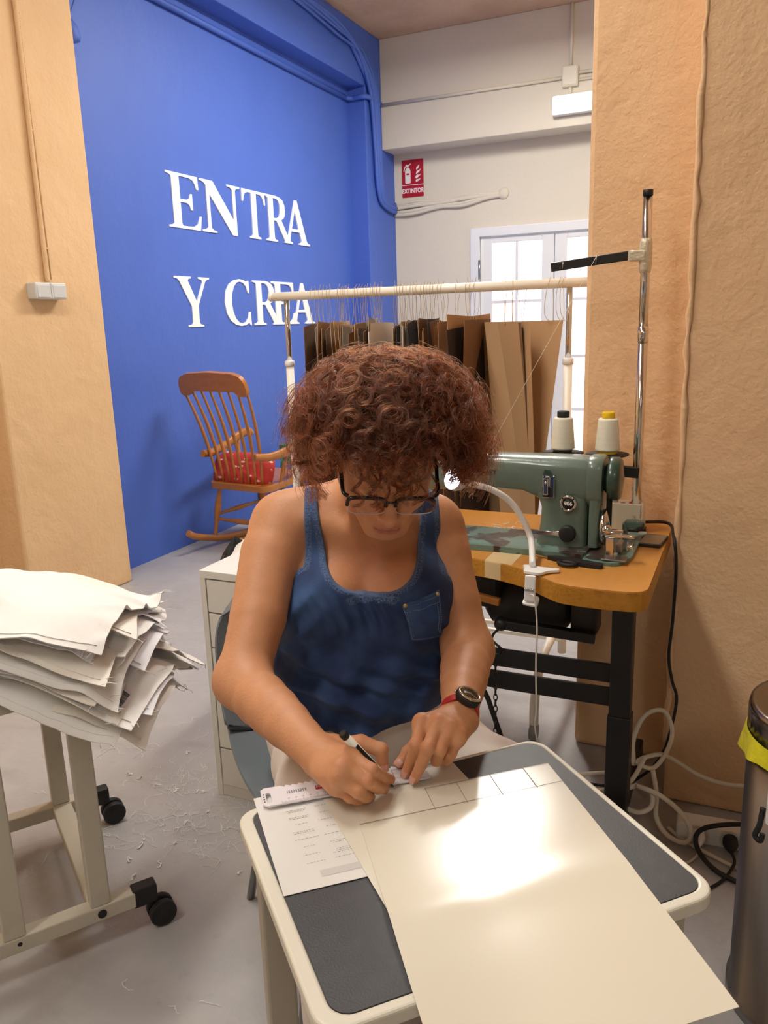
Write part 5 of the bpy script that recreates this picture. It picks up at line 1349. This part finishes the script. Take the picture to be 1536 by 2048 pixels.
def wrinkle(X_, Y_, Z_):
    xc = X_+.03
    fr = np.clip((1.47-Y_)/.06, 0, 1)
    # gathers below the neckline
    g = .0026*np.sin(xc*260+8*np.sin(Z_*21))*np.exp(-((Z_-.868)/.032)**2)*np.exp(-(xc/.10)**2)*fr
    # folds from the armpits across the bust, and cross folds at the waist
    u = (xc+.15)*.72+(Z_-.88)*.70; v_ = -(xc+.15)*.70+(Z_-.88)*.72
    g = g+.007*np.exp(-((v_+.018)/.012)**2)*np.exp(-((u+.01)/.06)**2)+.006*np.exp(-((v_+.055)/.013)**2)*np.exp(-((u+.03)/.06)**2)
    u2 = (-(xc-.14))*.72+(Z_-.87)*.70; v2 = (xc-.14)*.70+(Z_-.87)*.72
    g = g+.006*np.exp(-((v2+.03)/.012)**2)*np.exp(-((u2+.0)/.05)**2)
    lo = np.clip((.84-Z_)/.12, 0, 1)
    g = g+lo*(.0042*np.sin(46*X_+30*Z_+5*np.sin(26*Z_))+.0036*np.sin(70*X_-44*Z_+2)+.003*np.sin(95*Z_+24*X_))
    return g
def torso_cloth(f):
    torso(f, .007)
    # loose cloth hanging from the bust over the waist
    f.ell((-.045,1.412,.765), (.150,.088,.125), .05)
    f.ell((-.075,1.475,.72), (.180,.115,.12), .05)
    f.ell((-.055,1.415,.67), (.150,.100,.085), .04)
fs = Field(axis(-.27,(.19,.0034)), axis(1.27,(1.48,.0032),(1.69,.006)), axis(.575,(1.07,.0034)))
torso_cloth(fs); neck(fs)
Xg, Yg, Zg = fs.x[:,None,None], fs.y[None,:,None], fs.z[None,None,:]
full = fs.F-1.7*wrinkle(Xg, Yg, Zg)-.003
hemz = .624+.012*np.sin(14*Xg+1.0)+.022*((Xg+.05)/.15)**2+.02*np.clip((Yg-1.45)/.1,0,1)
cut = np.maximum(top_cut(Xg, Yg, Zg), (hemz-Zg))
fs.F = np.maximum(full, cut).astype(np.float32)
Xs, Qs = fs.nets(); Xs = relax(Xs, Qs, 2, .4)
ed = -np.maximum(top_cut(Xs[:,0], Xs[:,1], Xs[:,2]), -1)
hz_ = Xs[:,2]-(.624+.012*np.sin(14*Xs[:,0]+1.0)+.022*((Xs[:,0]+.05)/.15)**2+.02*np.clip((Xs[:,1]-1.45)/.1,0,1))
band = np.clip((.0125-ed)/.0015, 0, 1)
edge = np.clip((.0028-ed)/.0012, 0, 1)
# wear and fading that belong to the cloth: along ridges over the bust and seams
fade = .45*np.exp(-((Xs[:,2]-.86)/.05)**2)*np.exp(-((Xs[:,0]+.15)/.07)**2)*(Xs[:,1] < 1.47)+.5*np.exp(-((Xs[:,2]-1.03)/.06)**2)+.35*np.exp(-((Xs[:,2]-.90)/.03)**2)*np.exp(-((Xs[:,0]+.13)/.05)**2)
m_den = M('blue_denim', (38,66,116), .8, sheen=.05, bump=[(900,.0004),(90,.0008)])
nt = m_den.node_tree; N = nt.nodes; L = nt.links
bs = N['Principled BSDF']; tcn = N.new('ShaderNodeTexCoord')
n1 = N.new('ShaderNodeTexNoise'); n1.inputs['Scale'].default_value = 16; n1.inputs['Detail'].default_value = 8
n2 = N.new('ShaderNodeTexNoise'); n2.inputs['Scale'].default_value = 420; n2.inputs['Detail'].default_value = 2
mp = N.new('ShaderNodeMapping'); mp.inputs['Scale'].default_value = (1,1,.12); L.new(tcn.outputs['Object'], mp.inputs[0]); L.new(mp.outputs[0], n2.inputs['Vector']); L.new(tcn.outputs['Object'], n1.inputs['Vector'])
def attr(nm):
    a = N.new('ShaderNodeAttribute'); a.attribute_name = nm; return a.outputs['Fac']
def mth(op, a, b=None):
    q = N.new('ShaderNodeMath'); q.operation = op; q.use_clamp = False
    for i, v in enumerate((a, b)):
        if v is None: continue
        if isinstance(v, (int, float)): q.inputs[i].default_value = v
        else: L.new(v, q.inputs[i])
    return q.outputs[0]
def mixn(fac, a, b):
    q = N.new('ShaderNodeMix'); q.data_type = 'RGBA'; q.clamp_factor = True
    L.new(fac, q.inputs['Factor'])
    for nm, v in (('A',a),('B',b)):
        if isinstance(v, tuple): q.inputs[nm].default_value = (*s2l(v),1)
        else: L.new(v, q.inputs[nm])
    return q.outputs['Result']
r1 = N.new('ShaderNodeMapRange'); r1.inputs['From Min'].default_value = .42; r1.inputs['From Max'].default_value = .72; L.new(n1.outputs['Fac'], r1.inputs['Value'])
f1 = mth('ADD', mth('MULTIPLY', r1.outputs[0], .55), attr('fade'))
c1 = mixn(f1, (26,48,92), (62,96,148))
c2 = mixn(mth('MULTIPLY', n2.outputs['Fac'], .35), c1, (14,26,54))
stn = N.new('ShaderNodeTexNoise'); stn.inputs['Scale'].default_value = 430; stn.inputs['Detail'].default_value = 1; L.new(tcn.outputs['Object'], stn.inputs['Vector'])
rs_ = N.new('ShaderNodeMapRange'); rs_.inputs['From Min'].default_value = .42; rs_.inputs['From Max'].default_value = .58; L.new(stn.outputs['Fac'], rs_.inputs['Value'])
c3 = mixn(mth('MULTIPLY', attr('band'), mth('MULTIPLY', rs_.outputs[0], .7)), c2, (98,120,156))
c4 = mixn(attr('edge'), c3, (84,106,142))
L.new(c4, bs.inputs['Base Color'])
top = mesh_from('denim_top', Xs-PB0, Qs, m_den, woman, {'fade': fade, 'band': band, 'edge': edge})

# --- white trousers and shoes
m_trs = M('white_cotton_trousers', (236,224,214), .8, sheen=.1, bump=[(30,.003),(300,.0004)])
ft_ = Field(axis(-.33,(.42,.007)), axis(1.02,(1.74,.007)), axis(.06,(.40,.012),(.71,.0065)))
hips(ft_, .010); legs(ft_, .012); torso(ft_, .004, False)
Xg, Yg, Zg = ft_.x[:,None,None], ft_.y[None,:,None], ft_.z[None,None,:]
ft_.F = ft_.F-(.004*np.sin(50*Xg+38*Yg)*np.cos(31*Yg-20*Xg)+.003*np.sin(90*Yg+20*Xg))
ft_.F = np.maximum(ft_.F, np.maximum(Zg-.665, .115-Zg)).astype(np.float32)
Xt, Qt = ft_.nets(); Xt = relax(Xt, Qt, 1, .4)
mesh_from('trousers', Xt-PB0, Qt, m_trs, woman)
m_shoe = M('white_canvas_shoe', (220,216,208), .7)
for ft in (FR, FL_):
    g = Field(axis(ft[0]-.07,(ft[0]+.09,.006)), axis(ft[1]-.21,(ft[1]+.10,.006)), axis(0,(.12,.006)))
    g.cone(ft+A_(0,.03,-.036), ft+A_(.02,-.145,-.044), .040, .034, .02); g.F = np.maximum(g.F, (.003-g.z)[None,None,:])
    Xq, Qq = g.nets(); mesh_from('shoe', Xq-PB0, Qq, m_shoe, woman)

# --- breast pocket with two brass rivets (sub-parts of the top): follow the cloth by casting onto it
from mathutils.bvhtree import BVHTree
bv = BVHTree.FromPolygons([Vector(p) for p in (Xs-PB0)], [tuple(int(i) for i in q) for q in Qs])
def on_top(x, z, h=0.):
    o = Vector((x-PB0[0], 1.0-PB0[1], z))
    hit, nrm, i, d_ = bv.ray_cast(o, Vector((0,1,0)))
    if hit is None: return Vector((x-PB0[0], 1.40-PB0[1], z))
    if nrm.y > 0: nrm = -nrm
    return hit+nrm*h
m_pk = M('blue_denim_pocket', (44,72,120), .8, bump=[(900,.0004),(60,.001)], mottle=[(30,.6,(74,102,146),.45,.7)])
m_st = M('pale_denim_stitch', (120,138,164), .8)
m_brass = M('brass_rivet', (206,178,128), .3, 1.)
PKc = [(0.0276, 1.2495, 0.8834), (0.0901, 1.2636, 0.8998), (0.0968, 1.2780, 0.8087), (0.0403, 1.2532, 0.8122)]
def pkt(u, v, h=.0022):
    a = A_(*PKc[0])*(1-u)+A_(*PKc[1])*u; b = A_(*PKc[3])*(1-u)+A_(*PKc[2])*u; p = a*(1-v)+b*v
    return on_top(p[0], p[2], h)
MB().grid(14, 14, lambda u, v: pkt(u, v), True, .0016).build('pocket', m_pk, top)
g = MB()
for e in (lambda t: (.04+.92*t,.08), lambda t: (.04+.92*t,.20), lambda t: (.05,.06+.9*t), lambda t: (.95,.06+.9*t), lambda t: (.04+.92*t,.95), lambda t: (.11,.2+.7*t), lambda t: (.89,.2+.7*t)):
    for k in range(22):
        a, b = e(k/22), e((k+.55)/22); g.tube([pkt(*a,.0052), pkt(*b,.0052)], .0006, 4)
stuff(g.build('pocket_stitching', m_st, top))
for u, v in ((.07,.05),(.93,.06)):
    p = pkt(u, v, .003); MB().ball(p, .0042, 8, (1,.6,1)).build('rivet', m_brass, top)

# --- curly hair: thick locks of fine strands, each lock a loose helix
def make_hair():
    r = np.random.default_rng(5)
    nl, ns, npt = 1050, 17, 44
    # roots spread over the scalp (head frame)
    u = r.uniform(-1, 1, nl*3); ph = r.uniform(0, 2*PI, nl*3); q = np.sqrt(1-u*u)
    d = np.stack([q*np.cos(ph), q*np.sin(ph), u], 1)
    ok = (d[:,2] > -.34) & ~((d[:,1] > .55) & (d[:,2] < .44)) & ~((d[:,1] > .25) & (d[:,2] < -.05) & (np.abs(d[:,0]) < .90))
    d = d[ok][:nl]; nl = len(d)
    root = A_(0,-.015,.028)+d*A_(.072,.095,.086)
    upv = HR.T @ A_(0,0,1.)                                                # world up seen from the head
    t = np.linspace(0, 1, npt)[None,:,None]
    Lk = (.062+.030*r.random(nl))*(1-.25*np.clip(-d[:,2],0,1)+.10*np.clip(d[:,1],0,1)-.22*np.clip(d[:,2]-.5,0,1)+.55*np.abs(d[:,0])**2*np.clip(.6+d[:,2]*1.5,0,1.2))
    jit = r.normal(0,.28,(nl,3))
    dirn = d+jit; dirn /= np.linalg.norm(dirn,axis=1)[:,None]
    # path: out from the scalp, then gravity takes over
    outw = dirn[:,None,:]*(Lk*.74)[:,None,None]*(1-(1-t)**1.8)
    fall = -upv[None,None,:]*(Lk*.27)[:,None,None]*t**2.0
    spine = root[:,None,:]+outw+fall
    # helix
    ax = dirn; e1 = np.cross(ax, r.normal(0,1,(nl,3))); e1 /= np.linalg.norm(e1,axis=1)[:,None]; e2 = np.cross(ax, e1)
    turns = r.uniform(1.2,2.6,nl)*np.where(r.random(nl) < .5,-1,1); p0 = r.uniform(0,2*PI,nl)
    rad = r.uniform(.0060,.0175,nl)
    strands = []
    for s in range(ns):
        pa = p0+r.normal(0,.17,nl); rr_ = rad*(1+r.normal(0,.14,nl)); tu = turns*(1+r.normal(0,.02,nl))
        sp = r.normal(0,.0011,(nl,3)); lng = 1+r.normal(0,.05,nl)
        ang = pa[:,None]+2*PI*tu[:,None]*t[0,:,0][None,:]
        env = np.clip(t[0,:,0][None,:]*3.2,0,1)
        hx = (e1[:,None,:]*np.cos(ang)[:,:,None]+e2[:,None,:]*np.sin(ang)[:,:,None])*(rr_[:,None]*env)[:,:,None]
        P = root[:,None,:]+(spine-root[:,None,:])*lng[:,None,None]+hx+sp[:,None,:]*(.35+t)
        strands.append(P)
    P = np.concatenate(strands,0)
    # stray fine frizz
    nf = 1500
    i = r.integers(0, nl, nf)
    Pf = spine[i]*1.0+0
    a2 = r.uniform(0,2*PI,nf)[:,None]+2*PI*(r.uniform(1,3.2,nf)*np.where(r.random(nf) < .5,-1,1))[:,None]*t[0,:,0][None,:]
    Pf = root[i][:,None,:]+(Pf-root[i][:,None,:])*(1.02+.16*r.random(nf))[:,None,None]+(e1[i][:,None,:]*np.cos(a2)[:,:,None]+e2[i][:,None,:]*np.sin(a2)[:,:,None])*(r.uniform(.006,.016,nf)[:,None]*np.clip(t[0,:,0]*2.5,0,1)[None,:])[:,:,None]+r.normal(0,.004,(nf,1,3))
    # hand-placed curls that fall over the forehead
    fr = []
    for (x0, z0, l, rd, tn, sd) in ((-.026,.066,.088,.008,1.7,1),(-.016,.068,.098,.010,1.5,2),(-.030,.062,.075,.007,2.2,3),(.020,.068,.086,.007,2.0,4),(.030,.064,.076,.006,2.4,5),(.006,.070,.066,.009,1.8,6),(-.052,.052,.066,.008,1.8,7),(.056,.052,.075,.008,2.0,8),(.044,.060,.066,.006,1.6,9),(-.004,.070,.060,.011,1.2,10),(.014,.068,.055,.007,2.6,11)):
        for s in range(16):
            r3 = np.random.default_rng(1000*sd+s); r4 = np.random.default_rng(sd)
            p_ = np.zeros((npt,3)); tt = t[0,:,0]
            yb = .083+.030*np.sin(PI*np.clip(tt*.75,0,1))
            aa = r4.uniform(0,6.28)+2*PI*tn*tt+r3.normal(0,.18)
            env = np.clip(tt*3,0,1)*rd*(1+r3.normal(0,.15))
            p_[:,0] = x0+env*np.cos(aa)+r3.normal(0,.0011); p_[:,2] = z0-l*tt*(1+r3.normal(0,.03))+env*.25*np.sin(aa); p_[:,1] = yb+env*.9*np.sin(aa)+.006+r3.normal(0,.001)
            fr.append(p_)
    P = np.concatenate([P, Pf, np.array(fr)],0)
    # keep the face clear of the big locks: push strands that would cover it upwards and aside
    n_main = nl*ns+nf
    Hh = P[:n_main]
    face = np.clip((Hh[:,:,1]-.045)/.03,0,1)*np.clip((.030-Hh[:,:,2])/.03,0,1)*np.clip((.066-np.abs(Hh[:,:,0]))/.02,0,1)
    bad = face.max(1) > .55
    keep = np.ones(len(P),bool); keep[:n_main] = ~bad
    P = P[keep]
    W = HO+P @ HR.T-PB0
    return W
Wh = make_hair(); nS, nP = Wh.shape[:2]
hc = bpy.data.hair_curves.new('hair'); hc.add_curves([nP]*nS)
hc.attributes['position'].data.foreach_set('vector', Wh.astype(np.float32).ravel())
ra = hc.attributes.get('radius') or hc.attributes.new('radius','FLOAT','POINT')
tt = np.linspace(0,1,nP); rad_ = np.repeat((.00034*(1-.55*tt))[None,:], nS, 0)
ra.data.foreach_set('value', rad_.astype(np.float32).ravel())
m_hair = bpy.data.materials.new('auburn_hair'); m_hair.use_nodes = True
nt = m_hair.node_tree; nt.nodes.clear()
ho = nt.nodes.new('ShaderNodeOutputMaterial'); hb = nt.nodes.new('ShaderNodeBsdfHairPrincipled')
hb.parametrization = 'COLOR'; hb.inputs['Color'].default_value = (*s2l((112,52,24)),1); hb.inputs['Roughness'].default_value = .32; hb.inputs['Radial Roughness'].default_value = .5
hb.inputs['Random Roughness'].default_value = .3
hi = nt.nodes.new('ShaderNodeHairInfo'); mx = nt.nodes.new('ShaderNodeMix'); mx.data_type = 'RGBA'
mx.inputs['A'].default_value = (*s2l((12,5,3)),1); mx.inputs['B'].default_value = (*s2l((112,48,20)),1)
pw_ = nt.nodes.new('ShaderNodeMath'); pw_.operation = 'POWER'; pw_.inputs[1].default_value = 1.8; nt.links.new(hi.outputs['Random'], pw_.inputs[0]); nt.links.new(pw_.outputs[0], mx.inputs['Factor']); nt.links.new(mx.outputs['Result'], hb.inputs['Color']); nt.links.new(hb.outputs[0], ho.inputs['Surface'])
hc.materials.append(m_hair)
hair = bpy.data.objects.new('hair', hc); COL.objects.link(hair); hair.parent = woman; stuff(hair)
# dark cap of dense hair over the scalp, so the skin never shows between the locks
g = Field(axis(HO[0]-.12,(HO[0]+.12,.005)), axis(HO[1]-.15,(HO[1]+.15,.005)), axis(HO[2]-.13,(HO[2]+.15,.005)))
g.ell(hd(0,-.020,.034), (.083,.100,.092), .01, HR)
g.ell(hd(0,.085,-.075), (.066,.075,.118), .01, HR, True)
Xc, Qc = g.nets()
m_cap = M('dark_hair_roots', (44,22,14), .7)
mesh_from('hair_roots', Xc-PB0, Qc, m_cap, woman)

# ------------------------------------------------------------------ glasses and watch
m_fr = M('dark_tortoise_frame', (30,24,26), .22, mottle=[(60,.7,(70,40,28),.55,.75)])
m_gl = M('spectacle_lens', (255,255,255), .0, trans=1., ior=1.12, spec=.5)
gl = thing('glasses', 'dark rectangular glasses low on the face of the woman', 'glasses', (0,0,0), 0)
RW3 = np.array(base_l2w)
def hw(*p): return Vector(RW3 @ hd(*p))
def lens_loop(s, n=40, grow=0.):
    out = []
    for i in range(n):
        a = 2*PI*i/n; e = 4.2
        x = math.copysign(abs(math.cos(a))**(2/e), math.cos(a))*(.0290+grow); z = math.copysign(abs(math.sin(a))**(2/e), math.sin(a))*(.0165+grow)
        x2 = s*(.0365+x*1.0)
        out.append((x2, .1085-.10*max(0,abs(x2)-.02)**1.25-.10*(.0165-z)*.35, -.020+z))
    return out
for s in (-1,1):
    lp = lens_loop(s)
    MB().tube([hw(*p) for p in lp[:21]], .0031, 8).build('upper_rim', m_fr, gl)
    MB().tube([hw(*p) for p in lp[20:]+lp[:1]], .0008, 6).build('lower_rim', M('clear_rim', (206,196,200), .2) if s < 0 else bpy.data.materials['clear_rim'], gl)
    lo = lens_loop(s, 40, -.0006); c = hw(s*.0365,.1070-.10*max(0,.0365-.02)**1.25,-.020)
    vs = [hw(*p) for p in lo]
    g = MB(); g.add([c]+vs, [(0, 1+i, 1+(i+1) % 40) for i in range(40)], True); g.build('lens', m_gl, gl)
    pts = [hw(s*.0640,.0995,-.007), hw(s*.0715,.092,-.006), hw(s*.0735,.060,-.003), hw(s*.0770,.010,-.006), hw(s*.0775,-.015,-.014)]
    MB().tube(spline(pts,6), .0032, 8).build('temple', m_fr, gl)
    MB().ball(hw(s*.0690,.0985,-.006), .0014, 6).build('hinge_pin', m_chrome, gl)
MB().tube(spline([hw(-.010,.1085,-.013), hw(-.005,.1115,-.0095), hw(.005,.1115,-.0095), hw(.010,.1085,-.013)],5), .0021, 8).build('bridge', m_fr, gl)

WLw = lambda p: Vector(RW3 @ np.array(p, float))
m_strap = M('red_watch_strap', (176,30,36), .5, bump=[(300,.0006)])
m_dial = M('dark_watch_dial', (64,54,44), .3)
m_rose = M('rose_bezel', (196,186,174), .25, 1.)
wt = thing('wristwatch', 'black round watch on a red strap on the left wrist', 'watch', (0,0,0), 0)
fax = (WL-EL)/np.linalg.norm(WL-EL)
Wc = WL-fax*.004
wn = A_(.28,-.62,.80); wn = wn-fax*(wn@fax); wn /= np.linalg.norm(wn); wsd = np.cross(fax, wn)
def ringp(a, off=0., r=.0305): return WLw(Wc+fax*off+wn*(math.cos(a)*r)+wsd*(math.sin(a)*r))
MB().grid(41, 3, lambda u, v: ringp(.55+u*(2*PI-1.10), (v-.5)*.018, .0305), True, .0022).build('strap', m_strap, wt)
cq = np.stack([wsd, fax, wn], 1)
qw = Matrix((RW3 @ cq).tolist())
cc_ = WLw(Wc+wn*.0295)
MB().lathe([(.0175,-.003),(.0195,0),(.0200,.006),(.0185,.009)], cc_, 32, qw).build('case', m_blackm, wt)
MB().lathe([(.0190,.008),(.0188,.0105),(.0150,.0112),(.0145,.009)], cc_, 32, qw).build('bezel', m_rose, wt)
MB().lathe([(.0146,.0085),(.0146,.0098),(0,.0098)], cc_, 32, qw).build('dial', m_dial, wt)
g = MB()
for k in range(12):
    a = k*PI/6; d3 = qw @ Vector((math.cos(a), math.sin(a), 0)); p = cc_+qw @ Vector((0,0,.0104))
    g.bar(p+d3*.0108, p+d3*.0132, .0012, .0006, qw @ Vector((0,0,1)))
g.build('hour_mark', m_rose, wt)
for a, l in ((.6,.008),(2.5,.011)):
    d3 = qw @ Vector((math.cos(a), math.sin(a), 0)); p = cc_+qw @ Vector((0,0,.0106)); MB().bar(p-d3*.002, p+d3*l, .0013, .0006, qw @ Vector((0,0,1))).build('hand', m_rose, wt)
MB().cyl(cc_+qw @ Vector((.0195,0,.004)), cc_+qw @ Vector((.0225,0,.004)), .0022, 10).build('crown', m_rose, wt)

SC.cycles.max_bounces = 8
SC.cycles.diffuse_bounces = 4
SC.cycles.glossy_bounces = 4
bpy.context.view_layer.update()
